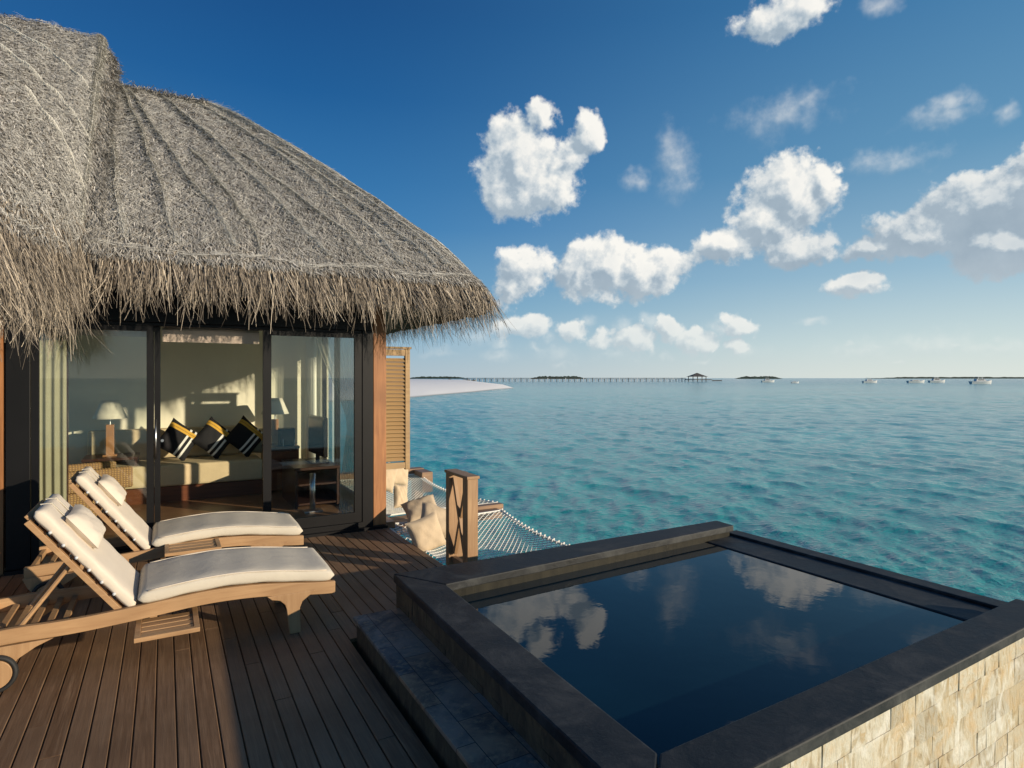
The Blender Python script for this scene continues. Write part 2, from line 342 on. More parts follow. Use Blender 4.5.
def m_sea():
    m, t, b = new_mat('sea_water')
    pos = nd(t, 'ShaderNodeNewGeometry').outputs['Position']
    dist = VM(t, 'LENGTH', pos)
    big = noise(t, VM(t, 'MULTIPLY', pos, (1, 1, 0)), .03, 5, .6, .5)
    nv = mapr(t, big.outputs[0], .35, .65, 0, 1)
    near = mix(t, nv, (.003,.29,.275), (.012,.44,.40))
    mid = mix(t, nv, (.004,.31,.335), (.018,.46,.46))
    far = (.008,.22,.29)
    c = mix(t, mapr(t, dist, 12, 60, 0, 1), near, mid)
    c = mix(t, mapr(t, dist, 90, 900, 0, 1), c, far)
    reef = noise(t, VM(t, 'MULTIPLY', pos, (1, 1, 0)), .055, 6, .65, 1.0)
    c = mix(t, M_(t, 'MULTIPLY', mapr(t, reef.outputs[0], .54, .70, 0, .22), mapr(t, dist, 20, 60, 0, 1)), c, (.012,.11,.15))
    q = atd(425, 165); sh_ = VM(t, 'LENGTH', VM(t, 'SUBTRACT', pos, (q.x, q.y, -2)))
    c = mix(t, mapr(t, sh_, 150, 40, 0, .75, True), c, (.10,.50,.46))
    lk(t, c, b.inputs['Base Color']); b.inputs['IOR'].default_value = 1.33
    lk(t, mapr(t, dist, 10, 400, .05, .13), b.inputs['Roughness'])
    w1 = noise(t, VM(t, 'MULTIPLY', pos, (1, 1.5, 1)), 4.6, 5, .6, .3); w2 = noise(t, VM(t, 'MULTIPLY', pos, (1, 1.6, 1)), 1.1, 5, .6, .3)
    h = M_(t, 'ADD', M_(t, 'MULTIPLY', w1.outputs[0], .5), M_(t, 'MULTIPLY', w2.outputs[0], mapr(t, dist, 20, 120, .3, 2.0)))
    w3 = noise(t, VM(t, 'MULTIPLY', pos, (1, 1, 1)), .16, 6, .65, .3)
    h = M_(t, 'ADD', h, M_(t, 'MULTIPLY', w3.outputs[0], mapr(t, dist, 30, 400, .3, 9.0)))
    bump(t, b, h, .8, .11)
m_sea()
def m_rattan():
    m, t, b = new_mat('rattan')
    c = coords(t)
    wv = nd(t, 'ShaderNodeTexWave'); wv.bands_direction = 'Z'; lk(t, c, wv.inputs[0]); wv.inputs['Scale'].default_value = 14; wv.inputs['Distortion'].default_value = 2
    wx = nd(t, 'ShaderNodeTexWave'); wx.bands_direction = 'X'; lk(t, c, wx.inputs[0]); wx.inputs['Scale'].default_value = 11; wx.inputs['Distortion'].default_value = 2
    h = M_(t, 'MULTIPLY', wv.outputs[1], wx.outputs[1])
    lk(t, ramp(t, h, [(0, (.17,.09,.03)), (.6, (.40,.25,.09))]), b.inputs['Base Color']); b.inputs['Roughness'].default_value = .6
    bump(t, b, h, .6, .01)
m_rattan()
def m_cushion():     # black cushion: yellow band along one edge, two white stripes across
    m, t, b = new_mat('striped_cushion')
    s = nd(t, 'ShaderNodeSeparateXYZ'); lk(t, coords(t), s.inputs[0]); x, z = s.outputs[0], s.outputs[2]
    def band(v, a, c): return M_(t, 'MULTIPLY', M_(t, 'GREATER_THAN', v, a), M_(t, 'LESS_THAN', v, c))
    yel = band(z, .095, .165)
    wh = M_(t, 'ADD', band(x, .045, .075), band(x, .115, .145))
    yl = M_(t, 'MULTIPLY', yel, 1.0)
    base = mix(t, wh, (.008,.008,.011), (.75,.74,.70))
    st = noise(t, coords(t), 50, 2, .5)
    base = mix(t, yl, base, mix(t, band(z, .125, .133), (.62,.36,.05), (.30,.16,.03)))
    lk(t, base, b.inputs['Base Color']); b.inputs['Roughness'].default_value = .85
    bump(t, b, st.outputs[0], .2, .003)
m_cushion()

# ------------------------------------------------------------ object helpers
def tag(o, label=None, cat=None, group=None, kind=None):
    if label: o['label'] = label
    if cat: o['category'] = cat
    if group: o['group'] = group
    if kind: o['kind'] = kind
    return o
def thing(name, label, cat, loc=(0,0,0), rz=0, group=None):
    o = bpy.data.objects.new(name, None); COL.objects.link(o); o.location = loc; o.rotation_euler = (0, 0, rz)
    o.empty_display_size = .1
    return tag(o, label, cat, group)
class MB:
    def __init__(s): s.v = []; s.f = []; s.r = []; s.sm = False
    def add(s, vs, fs, rnd=None):
        n = len(s.v); s.v += [tuple(v) for v in vs]; s.f += [tuple(i+n for i in f) for f in fs]
        rr = random.random() if rnd is None else rnd; s.r += [rr]*len(vs); return s
    def box(s, x0, x1, y0, y1, z0, z1, rnd=None, M=None):
        vs = [Vector(p) for p in ((x0,y0,z0),(x1,y0,z0),(x1,y1,z0),(x0,y1,z0),(x0,y0,z1),(x1,y0,z1),(x1,y1,z1),(x0,y1,z1))]
        if M: vs = [M @ v for v in vs]
        return s.add(vs, [(0,3,2,1),(4,5,6,7),(0,1,5,4),(1,2,6,5),(2,3,7,6),(3,0,4,7)], rnd)
    def quadprism(s, pts, z0, z1, rnd=None):      # pts: counter-clockwise plan polygon
        n = len(pts); vs = [(p[0], p[1], z0) for p in pts]+[(p[0], p[1], z1) for p in pts]
        fs = [tuple(range(n-1, -1, -1)), tuple(range(n, 2*n))]+[(i, (i+1)%n, n+(i+1)%n, n+i) for i in range(n)]
        return s.add(vs, fs, rnd)
    def prof(s, pts, y0, y1, rnd=None):           # closed profile in XZ extruded along Y
        n = len(pts); vs = [(p[0], y0, p[1]) for p in pts]+[(p[0], y1, p[1]) for p in pts]
        fs = [tuple(range(n)), tuple(range(2*n-1, n-1, -1))]+[(i, n+i, n+(i+1)%n, (i+1)%n) for i in range(n)]
        return s.add(vs, fs, rnd)
    def band(s, top, bot, y0, y1):                # strip along X with curved top and bottom lines
        n = len(top); vs = []
        for y in (y0, y1):
            vs += [(p[0], y, p[1]) for p in top]; vs += [(p[0], y, p[1]) for p in bot]
        fs = []
        for i in range(n-1):
            fs += [(i, n+i, n+i+1, i+1), (2*n+i, 2*n+i+1, 3*n+i+1, 3*n+i), (i, i+1, 2*n+i+1, 2*n+i), (n+i, 3*n+i, 3*n+i+1, n+i+1)]
        fs += [(0, 2*n, 3*n, n), (n-1, 2*n-1, 4*n-1, 3*n-1)]
        return s.add(vs, fs)
    def tube(s, pts, r, seg=6, rnd=None):
        pts = [Vector(p) for p in pts]; n = len(pts); vs = []; fs = []
        for i, p in enumerate(pts):
            d = (pts[min(i+1, n-1)]-pts[max(i-1, 0)]).normalized()
            a = d.cross(Vector((0, 0, 1)));
            if a.length < .05: a = d.cross(Vector((1, 0, 0)))
            a.normalize(); b = d.cross(a); rr = r[i] if isinstance(r, (list, tuple)) else r
            vs += [p+(a*math.cos(2*math.pi*k/seg)+b*math.sin(2*math.pi*k/seg))*rr for k in range(seg)]
        for i in range(n-1):
            for k in range(seg):
                k2 = (k+1) % seg; fs.append((i*seg+k, i*seg+k2, (i+1)*seg+k2, (i+1)*seg+k))
        fs += [tuple(range(seg-1, -1, -1)), tuple((n-1)*seg+k for k in range(seg))]
        return s.add(vs, fs, rnd)
    def grid(s, f, nu, nv, rnd=None):
        vs = [f(i/nu, j/nv) for j in range(nv+1) for i in range(nu+1)]
        fs = [(j*(nu+1)+i, j*(nu+1)+i+1, (j+1)*(nu+1)+i+1, (j+1)*(nu+1)+i) for j in range(nv) for i in range(nu)]
        return s.add(vs, fs, rnd)
    def build(s, name, mat, parent=None, smooth=False, bevel=0, attr=False, solid=0, subsurf=0):
        me = bpy.data.meshes.new(name); me.from_pydata(s.v, [], s.f); me.update()
        if attr:
            a = me.attributes.new('rnd', 'FLOAT', 'POINT'); a.data.foreach_set('value', s.r)
        me.materials.append(MATS[mat])
        if smooth: me.polygons.foreach_set('use_smooth', [True]*len(me.polygons))
        o = bpy.data.objects.new(name, me); COL.objects.link(o)
        if parent: o.parent = parent
        if solid:
            md = o.modifiers.new('solid', 'SOLIDIFY'); md.thickness = solid
        if bevel:
            md = o.modifiers.new('bevel', 'BEVEL'); md.width = bevel; md.segments = 2; md.limit_method = 'ANGLE'; md.angle_limit = R(40)
        if subsurf:
            md = o.modifiers.new('sub', 'SUBSURF'); md.levels = subsurf; md.render_levels = subsurf
        return o
def np_mesh(name, V, F, mat, parent=None, rnd=None, smooth=False):
    V = np.asarray(V, dtype=np.float32); F = np.asarray(F, dtype=np.int32); k = F.shape[1]
    me = bpy.data.meshes.new(name); me.vertices.add(len(V)); me.vertices.foreach_set('co', V.ravel())
    me.loops.add(F.size); me.loops.foreach_set('vertex_index', F.ravel())
    me.polygons.add(len(F)); me.polygons.foreach_set('loop_start', np.arange(len(F), dtype=np.int32)*k)
    me.update(calc_edges=True); me.materials.append(MATS[mat])
    if rnd is not None:
        a = me.attributes.new('rnd', 'FLOAT', 'POINT'); a.data.foreach_set('value', np.asarray(rnd, dtype=np.float32))
    if smooth: me.polygons.foreach_set('use_smooth', np.ones(len(F), dtype=bool))
    o = bpy.data.objects.new(name, me); COL.objects.link(o)
    if parent: o.parent = parent
    return o
rng = np.random.default_rng(7); random.seed(11)
SEA = -2.0

# ------------------------------------------------------------ sea
def build_sea():
    azs = np.concatenate([np.linspace(-18, 82, 620), np.linspace(84, 340, 64)[:-1]])
    azs = np.radians(azs); rs = np.concatenate([[.5], np.geomspace(3.2, 420, 900), np.geomspace(460, 30000, 36)])
    A, Rr = np.meshgrid(azs, rs); X = np.sin(A)*Rr; Y = np.cos(A)*Rr; Z = np.zeros_like(X)
    dr = np.gradient(rs)[:, None]*np.ones_like(A); arc = Rr*np.radians(100/620)
    sp = np.maximum(dr, arc); r = np.random.default_rng(3)
    for k in range(110):
        lam = .13*(46**(r.random()**1.25)); th = R(150)+r.normal(0, .75); amp = .0026*lam**.6*(.5+r.random())
        ph = r.random()*6.28; kx, ky = math.cos(th)*6.2832/lam, math.sin(th)*6.2832/lam
        s = np.sin(kx*X+ky*Y+ph+.6*np.sin(.31*X-.23*Y+k)); fade = np.clip((lam/sp-2.2)/3, 0, 1)
        Z += amp*(2*((s+1)/2)**1.5-1)*fade
    V = np.stack([X, Y, Z+SEA], -1).reshape(-1, 3); n = len(azs); m = len(rs)
    i, j = np.meshgrid(np.arange(n), np.arange(m-1)); i2 = (i+1) % n
    F = np.stack([j*n+i, (j+1)*n+i, (j+1)*n+i2, j*n+i2], -1).reshape(-1, 4)
    F = F[:, ::-1]
    o = np_mesh('sea', V, F, 'sea_water', smooth=True); tag(o, kind='structure')
build_sea()

# sandbank
def ridge_patch(name, poly, z_edge, z_top, mat, shrink=.55):
    c = sum(poly, Vector())/len(poly); mb = MB(); n = len(poly)
    rings = [(1.0, z_edge), (.9, z_edge+(z_top-z_edge)*.45), (shrink, z_top)]
    vs = []
    for s, z in rings: vs += [(c.x+(p.x-c.x)*s, c.y+(p.y-c.y)*s, z) for p in poly]
    vs.append((c.x, c.y, z_top)); fs = []
    for k in range(2):
        for i in range(n): fs.append((k*n+i, k*n+(i+1)%n, (k+1)*n+(i+1)%n, (k+1)*n+i))
    for i in range(n): fs.append((2*n+i, 2*n+(i+1)%n, 3*n))
    mb.add(vs, fs); return mb.build(name, mat, smooth=True)
pl = [at(px, py, SEA) for px, py in ((300,403),(360,401),(410,398),(435,395.5),(455,393.8),(475,392),(498,389.5),(516,388.2),(500,387),(478,386),(455,384.8),(430,383),(405,382.0),(360,381.6),(300,381.4))]
sb = ridge_patch('sandbank', pl, SEA-.15, SEA+3.0, 'sand'); tag(sb, kind='structure')

# far islands: long low wooded strips
def island(px0, px1, d, h, seed):
    r = random.Random(seed); n = 60; mb = MB(); vs = []
    for i in range(n+1):
        t = i/n; p = atd(px0+(px1-px0)*t, d, 0); e = min(1, 5*t, 5*(1-t)); hh = SEA+h*e*(.7+.3*r.random())
        q = atd(px0+(px1-px0)*t, d*1.03, 0)
        vs += [(p.x, p.y, SEA-.5), (p.x, p.y, hh*1.0), (q.x, q.y, hh*1.05), (q.x, q.y, SEA-.5)]
    fs = []
    for i in range(n):
        a, b = i*4, i*4+4; fs += [(a, b, b+1, a+1), (a+1, b+1, b+2, a+2), (a+2, b+2, b+3, a+3)]
    fs += [(0, 1, 2, 3), (n*4+3, n*4+2, n*4+1, n*4)]
    mb.add(vs, fs); tag(mb.build('island', 'island_green'), kind='structure')
island(528, 588, 2600, 13, 1); island(734, 783, 2600, 12, 2); island(862, 1075, 3600, 11, 3); island(405, 470, 3000, 12, 4)

# ------------------------------------------------------------ deck
def build_deck():
    mb = MB(); pitch = .0905; x = -4.2; r = random.Random(5)
    regs = []
    while x < 2.19:
        x1 = min(x+pitch-.006, 2.2)
        y = -4.0 - r.random()*2; yend = 6.80
        if x > 1.30: y0lim = 4.03
        elif x1 > 1.06: y0lim = 3.97
        else: y0lim = -5
        while y < yend:
            y2 = min(y+1.8+r.random()*1.9, yend)
            a, b = max(y, y0lim), y2-.004
            if b-a > .03:
                dz = r.uniform(-.0012, .0012); c = .003; rr = r.random()
                # top with small eased edges
                vs = [(x, a, -.025), (x1, a, -.025), (x1, b, -.025), (x, b, -.025), (x, a, dz-c), (x1, a, dz-c), (x1, b, dz-c), (x, b, dz-c),
                      (x+c, a, dz), (x1-c, a, dz), (x1-c, b, dz), (x+c, b, dz)]
                mb.add(vs, [(0,1,5,4), (1,2,6,5), (2,3,7,6), (3,0,4,7), (8,9,10,11), (4,5,9,8), (5,6,10,9), (6,7,11,10), (7,4,8,11)], rr)
            y = y2
        x += pitch
    o = mb.build('deck', 'deck_boards', attr=True); tag(o, kind='structure')
    f = MB()
    f.box(-4.2, 2.17, 4.06, 6.8, -.20, -.03); f.box(-4.2, 1.04, -5, 4.06, -.20, -.03); f.box(2.17, 2.21, 4.06, 6.8, -.22, -.004)
    f.build('deck_substructure', 'dark_furniture'); tag(bpy.data.objects['deck_substructure'], kind='structure')
build_deck()

# ------------------------------------------------------------ plunge pool
H = .35
pool = thing('plunge_pool', 'raised plunge pool with dark slate coping and pale stone outer wall above the sea', 'pool', (1.3, 1.4, 0))
def coping_piece(pts, z0=H-.055, z1=H, name='coping', mat='slate_coping'):
    mb = MB(); mb.quadprism([(p[0]-1.3, p[1]-1.4) for p in pts], z0, z1); return mb.build(name, mat, pool, bevel=.008)
def split(a0, a1, b0, b1, n):      # quad strip pieces with tight joints
    out = []
    for k in range(n):
        t0, t1 = k/n, (k+1)/n; lp = lambda p, q, t: (p[0]+(q[0]-p[0])*t, p[1]+(q[1]-p[1])*t)
        g = .0006/max(.1, math.dist(a0, a1))
        out.append([lp(a0, a1, t0+g), lp(a0, a1, t1-g), lp(b0, b1, t1-g), lp(b0, b1, t0+g)])
    return out
NLo, NRo, FRo, FLo = (1.30,1.40), (4.53,1.50), (4.55,4.05), (1.37,4.05)
NLi, NRi, FRi, FLi = (1.545,1.64), (4.53,1.71), (4.53,3.60), (1.60,3.68)
for q in split((1.302,1.402), (4.53,1.502), (1.548,1.642), (4.53,1.712), 1): coping_piece([q[0], q[1], q[2], q[3]])
for q in split((1.37,4.055), (4.55,4.055), (1.60,3.68), (4.53,3.84), 1): coping_piece([q[3], q[2], q[1], q[0]])
for q in split((1.30,1.407), (1.368,4.048), (1.542,1.645), (1.598,3.676), 1): coping_piece([q[3], q[2], q[1], q[0]])
# ledger-stone outer walls made of split stone blocks
def stone_wall(p0, p1, z0, z1, nrm, mat, name, rh=.125, bw=.105):
    mb = MB(); p0 = Vector((*p0, 0)); p1 = Vector((*p1, 0)); L = (p1-p0).length; d = (p1-p0)/L; nrm = Vector((*nrm, 0)); z = z1; r = random.Random(4)
    off = Vector((1.3, 1.4, 0))
    while z > z0:
        h = rh*r.uniform(.75, 1.35); zb = max(z0, z-h); s = -r.random()*bw
        while s < L:
            wd = bw*r.choice((.55, .8, 1, 1.4, 1.9)); a, b = max(0, s), min(L, s+wd)
            if b-a > .01:
                e = r.uniform(0, .0035); g = .0006
                A = p0+d*(a+g)-off; B = p0+d*(b-g)-off
                bk = -nrm*.06; ft = nrm*e
                tl = r.uniform(-.003, .003)
                vs = [A+bk+Vector((0,0,zb+g)), B+bk+Vector((0,0,zb+g)), B+ft+nrm*tl+Vector((0,0,zb+g)), A+ft+Vector((0,0,zb+g)),
                      A+bk+Vector((0,0,z-g)), B+bk+Vector((0,0,z-g)), B+ft+Vector((0,0,z-g)), A+ft-nrm*tl+Vector((0,0,z-g))]
                mb.add(vs, [(0,1,2,3), (7,6,5,4), (3,2,6,7), (0,3,7,4), (1,5,6,2)], r.random())
            s += wd
        z = zb
    mb.build(name, mat, pool, attr=True)
stone_wall((1.33,1.43), (4.50,1.53), -2.4, H-.056, (0,-1), 'quartzite', 'stone_wall')
stone_wall((1.385,4.03), (1.33,1.45), -.2, H-.056, (-1,0), 'shaded_brown_stone', 'stone_wall')
stone_wall((4.50,4.02), (1.40,4.02), -2.4, H-.056, (0,1), 'quartzite', 'stone_wall')
mb = MB()      # core, inner faces
o13 = lambda pts: [(p[0]-1.3, p[1]-1.4) for p in pts]
mb.quadprism(o13([(1.40,1.50), (4.49,1.57), (4.49,1.695), (1.56,1.66)]), -2.4, H-.057)
mb.quadprism(o13([(1.615,3.695), (4.49,3.855), (4.49,3.95), (1.44,3.96)]), -2.4, H-.057)
mb.quadprism(o13([(1.40,1.50), (1.56,1.66), (1.615,3.695), (1.44,3.96)]), -2.4, H-.057)
mb.build('basin_wall', 'pool_tiles', pool)
mb = MB(); mb.quadprism(o13([(4.17,1.70), (4.52,1.70), (4.52,3.90), (4.17,3.83)]), -2.4, .252)
mb.build('overflow_edge', 'slate_coping', pool, bevel=.01)
mb = MB(); mb.quadprism(o13([(4.523,1.50), (4.67,1.50), (4.67,3.93), (4.523,3.93)]), -2.4, .272)
mb.build('overflow_rim', 'slate_coping', pool, bevel=.008)
mb = MB(); mb.quadprism([(1.55,1.63), (4.168,1.69), (4.168,3.84), (1.60,3.70)], .10, .243)
tag(mb.build('pool_water', 'pool_water'), kind='structure')
# step
st = thing('stone_step', 'low slate topped stone step running along the left side of the pool', 'step', (1.07, 0, 0))
mb = MB(); mb.quadprism([(-.012,-4), (.26,-4), (.312,3.97), (-.002,3.97)], .118, .142); mb.build('step_top', 'slate_step', st, bevel=.004)
mb = MB(); mb.quadprism([(.008,-4), (.25,-4), (.30,3.95), (.018,3.95)], -.1, .1175); mb.build('step_riser', 'shaded_brown_stone', st)

# ------------------------------------------------------------ villa shell
FY0 = 6.84
villa = thing('villa', 'thatched overwater villa with black framed sliding glass doors', 'villa', (0, FY0, 0))
def vb(name, boxes, mat, parent=villa, bevel=0, base=(0, FY0, 0)):
    mb = MB()
    for b in boxes: mb.box(b[0]-base[0], b[1]-base[0], b[2]-base[1], b[3]-base[1], b[4]-base[2], b[5]-base[2])
    return mb.build(name, mat, parent, bevel=bevel)
BW = 10.3
vb('floor', [(-3.6, 2.32, 6.80, BW, -.12, .04)], 'floor_wood')
vb('wall', [(-1.85, 2.32, BW, BW+.15, -.1, 2.9), (-3.6, -3.4, BW, BW+.15, -.1, 2.9), (-3.397, -1.853, BW, BW+.15, 2.35, 2.9), (-3.397, -1.853, BW, BW+.15, -.1, .3)], 'wall_paint')  # unseen opening at the left end, added to let more sky light in
vb('wall', [(2.16, 2.30, 10.02, BW-.003, .045, 2.9)], 'wall_paint')
vb('wall', [(-3.75, -3.6, 6.8, 7.4, -.1, 2.9), (-3.75, -3.6, 9.9, BW, -.1, 2.9), (-3.75, -3.6, 7.403, 9.897, 2.3, 2.9)], 'wall_paint')  # left wall left open out of view, added to brighten the room
vb('ceiling', [(-3.6, 2.15, 6.99, BW-.003, 2.52, 2.57)], 'ceiling_paint')
vb('lintel', [(2.16, 2.30, 7.05, 10.017, 2.40, 2.9)], 'wall_paint')
vb('side_wall_cladding', [(-4.2, -1.215, 6.76, 6.88, -.1, 2.9)], 'post_wood')
vb('header', [(-1.2, 2.052, 6.78, 6.98, 2.235, 2.95)], 'frame_black', bevel=.004)
vb('door_frame', [(-1.2,-1.03,6.77,6.95,.0,2.232), (1.93,2.052,6.77,6.95,.0,2.232), (-1.027,1.927,6.75,6.96,.0,.085), (-1.027,1.927,6.79,6.95,2.20,2.232)], 'frame_black', bevel=.003)
vb('post', [(2.055, 2.205, 6.77, 6.92, 0, 2.95)], 'post_wood', bevel=.006)
vb('floor_sill', [(-1.2, 2.2, 6.70, 6.765, -.03, .03)], 'frame_black')
def glazed(name, x0, x1, y, z0, z1, st=.055, bot=.11, glass=True, handle=None):
    s = MB(); y0, y1 = y-.02-FY0, y+.02-FY0
    s.box(x0, x0+st, y0, y1, z0, z1); s.box(x1-st, x1, y0, y1, z0, z1); s.box(x0+st, x1-st, y0, y1, z0, z0+bot); s.box(x0+st, x1-st, y0, y1, z1-.05, z1)
    o = s.build(name, 'frame_black', villa)
    if glass:
        g = MB(); g.box(x0+st, x1-st, y-.003-FY0, y+.003-FY0, z0+bot, z1-.05); g.build('glass', 'window_glass', o)
    if handle:
        h = MB(); h.tube([(handle, y0-.05, .92), (handle, y0-.05, 1.30)], .011, 8); h.tube([(handle, y0-.05, .95), (handle, y0, .95)], .007, 6); h.tube([(handle, y0-.05, 1.27), (handle, y0, 1.27)], .007, 6)
        h.build('handle', 'metal', o, smooth=True)
        k = MB(); k.tube([(handle+.055, y0-.012, 1.09), (handle+.055, y0+.004, 1.09)], .014, 10); k.build('lock', 'metal', o)
    return o
tag(glazed('sliding_door', -1.025, -.095, 6.80, .087, 2.198), 'closed left glass door panel')
tag(glazed('sliding_door', -.14, -.035, 6.87, .087, 2.198, st=.05, glass=False, handle=-.075), 'dark stile of the door slid open behind the left panel')
tag(glazed('sliding_door', .89, 1.925, 6.80, .087, 2.198, st=.08), 'closed right glass door panel')
# glazed side wall facing the sea
sw = MB()
for y0, y1 in ((7.0,7.06), (8.05,8.11), (9.10,9.22), (9.96,10.015)): sw.box(2.20, 2.26, y0-FY0, y1-FY0, .045, 2.397)
for z0, z1 in ((.045,.14), (2.34,2.397)):
    for y0, y1 in ((7.06,8.05), (8.11,9.10), (9.22,9.96)): sw.box(2.20, 2.26, y0-FY0, y1-FY0, z0, z1)
wn_ = sw.build('side_window', 'frame_black', villa)
g = MB()
for y0, y1 in ((7.06,8.05), (8.11,9.10), (9.22,9.96)): g.box(2.227, 2.233, y0-FY0, y1-FY0, .14, 2.34)
g.build('glass', 'window_glass', wn_)
pc = MB(); pc.tube([(2.02, 9.98-FY0, .045), (2.02, 9.98-FY0, 2.515)], .085, 16); pc.build('column', 'ceiling_paint', villa, smooth=True)

# ------------------------------------------------------------ thatch
def straw(n, P, T, N, Lr, wr, segs=1, droop=0., jit=.25, seed=1, lmod=None):
    """ribbons: P start points, T direction of growth, N surface normal"""
    r = np.random.default_rng(seed)
    Lh = r.uniform(*Lr, n)[:, None]; W = r.uniform(*wr, n)[:, None]
    if lmod is not None: Lh = Lh*lmod[:, None]
    T = T+r.normal(0, jit, (n, 3)); T /= np.linalg.norm(T, axis=1)[:, None]
    side = np.cross(T, N+r.normal(0, .35, (n, 3))); side /= np.linalg.norm(side, axis=1)[:, None]+1e-9
    pts = [P]; cur = P.copy(); dr = T.copy()
    bend = r.normal(0, .10, (n, 3))
    for k in range(segs):
        cur = cur+dr*Lh/segs; pts.append(cur)
        dr = dr+bend+np.array([0, 0, -droop]); dr /= np.linalg.norm(dr, axis=1)[:, None]
    V = np.empty((n, (segs+1)*2, 3), dtype=np.float32)
    for k, p in enumerate(pts):
        ww = W*(1-.65*k/segs)
        V[:, 2*k] = p-side*ww/2; V[:, 2*k+1] = p+side*ww/2
    base = (np.arange(n)*(segs+1)*2)[:, None]
    F = np.concatenate([base+np.array([2*k, 2*k+1, 2*k+3, 2*k+2])[None] for k in range(segs)], 0)
    rnd = np.repeat(np.clip(r.beta(1.3, 1.8, n) if segs > 1 else r.beta(2, 2.6, n), 0, 1), (segs+1)*2)
    return V.reshape(-1, 3), F, rnd
def merge(parts):
    Vs, Fs, Rs, o = [], [], [], 0
    for V, F, r in parts: Vs.append(V); Fs.append(F+o); Rs.append(r); o += len(V)
    return np.concatenate(Vs), np.concatenate(Fs), np.concatenate(Rs)
def hnoise(x, y):
    return np.sin(x*3.1+1.3)*np.sin(y*2.7+.4)*.5+np.sin(x*7.3+y*4.1)*.25+np.sin(x*13.1-y*11.7)*.15
# main roof as one lofted shell: eave loop -> ridge
EV = []; x0, x1e, y0e, y1e, rr_ = -.62, 3.22, 5.93, 11.1, .42
for t in np.linspace(0, 1, 40): EV.append((x0+(x1e-rr_-x0)*t, y0e, 0, t))
for t in np.linspace(.06, 1, 14): EV.append((x1e-rr_+rr_*math.sin(t*math.pi/2), y0e+rr_-rr_*math.cos(t*math.pi/2), 1, t))
for t in np.linspace(.03, 1, 30): EV.append((x1e, y0e+rr_+(y1e-rr_*2-y0e)*t, 2, t))
for t in np.linspace(.06, 1, 8): EV.append((x1e-rr_+rr_*math.cos(t*math.pi/2), y1e-rr_+rr_*math.sin(t*math.pi/2), 3, t))
for t in np.linspace(.06, 1, 14): EV.append((x1e-rr_+(x0-x1e+rr_)*t, y1e, 4, t))
EVa = np.array([[e[0], e[1]] for e in EV])
RG = []
for e in EV:
    if e[2] == 0: RG.append((-.62+(.42+.62)*e[3], 8.5))
    elif e[2] == 4: RG.append((.42-(.42+.62)*e[3], 8.5))
    else: RG.append((.42, 8.5))
RGa = np.array(RG)
seg = np.r_[0, np.cumsum(np.linalg.norm(np.diff(EVa, axis=0), axis=1))]; ULEN = seg[-1]; Un = seg/ULEN
def seam_h(u, v, S_, uL):
    z = np.zeros_like(u)
    for (ua, va, ub, vb_, w) in S_:
        t = (v-va)/(vb_-va); uu = ua+(ub-ua)*np.clip(t, 0, 1)+.0015*np.sin(t*19+ua*50); d = (u-uu)*uL
        on = np.clip(t*8, 0, 1)*np.clip((1.02-t)*8, 0, 1)
        z = z+.045*np.exp(-np.abs(d)/.09)*on
    return z
SEAMS = []
def roofP(u, v):
    ex = np.interp(u, Un, EVa[:, 0]); ey = np.interp(u, Un, EVa[:, 1]); rx = np.interp(u, Un, RGa[:, 0]); ry = np.interp(u, Un, RGa[:, 1])
    k = .04*np.sin(np.pi*np.clip(v, 0, 1))
    vh = v-k*.6
    x = ex+(rx-ex)*vh; y = ey+(ry-ey)*vh
    g = v+.015*np.sin(np.pi*v)-.028*np.exp(-np.clip(v, 0, 1)/.05)
    # billow between the net seams and general sag
    z = 2.76+2.37*g+.028*hnoise(u*22, v*3)+seam_h(u, v, SEAMS, ULEN)
    return np.stack([x, y, z], -1)
def surfN(Pf, u, v, e=.004):
    a = Pf(u+e, v)-Pf(u-e, v); b = Pf(u, v+e)-Pf(u, v-e); n = np.cross(a, b); n /= np.linalg.norm(n, axis=1)[:, None]+1e-9
    n[n[:, 2] < 0] *= -1; t = -b/(np.linalg.norm(b, axis=1)[:, None]+1e-9); return n, t
def grid_np(Pf, nu, nv, v0=0, v1=1, u0=0, u1=1, off=(0,0,0)):
    u, v = np.meshgrid(np.linspace(u0, u1, nu+1), np.linspace(v0, v1, nv+1)); V = Pf(u.ravel(), v.ravel())+np.array(off)
    i, j = np.meshgrid(np.arange(nu), np.arange(nv)); F = np.stack([j*(nu+1)+i, j*(nu+1)+i+1, (j+1)*(nu+1)+i+1, (j+1)*(nu+1)+i], -1).reshape(-1, 4)
    return V, F, np.full(len(V), .5)
VB = np.array([0, FY0, 0])
def child(name, parts, mat, parent, smooth=False):
    V, F, r = merge(parts); return np_mesh(name, V-VB, F, mat, parent, r, smooth)
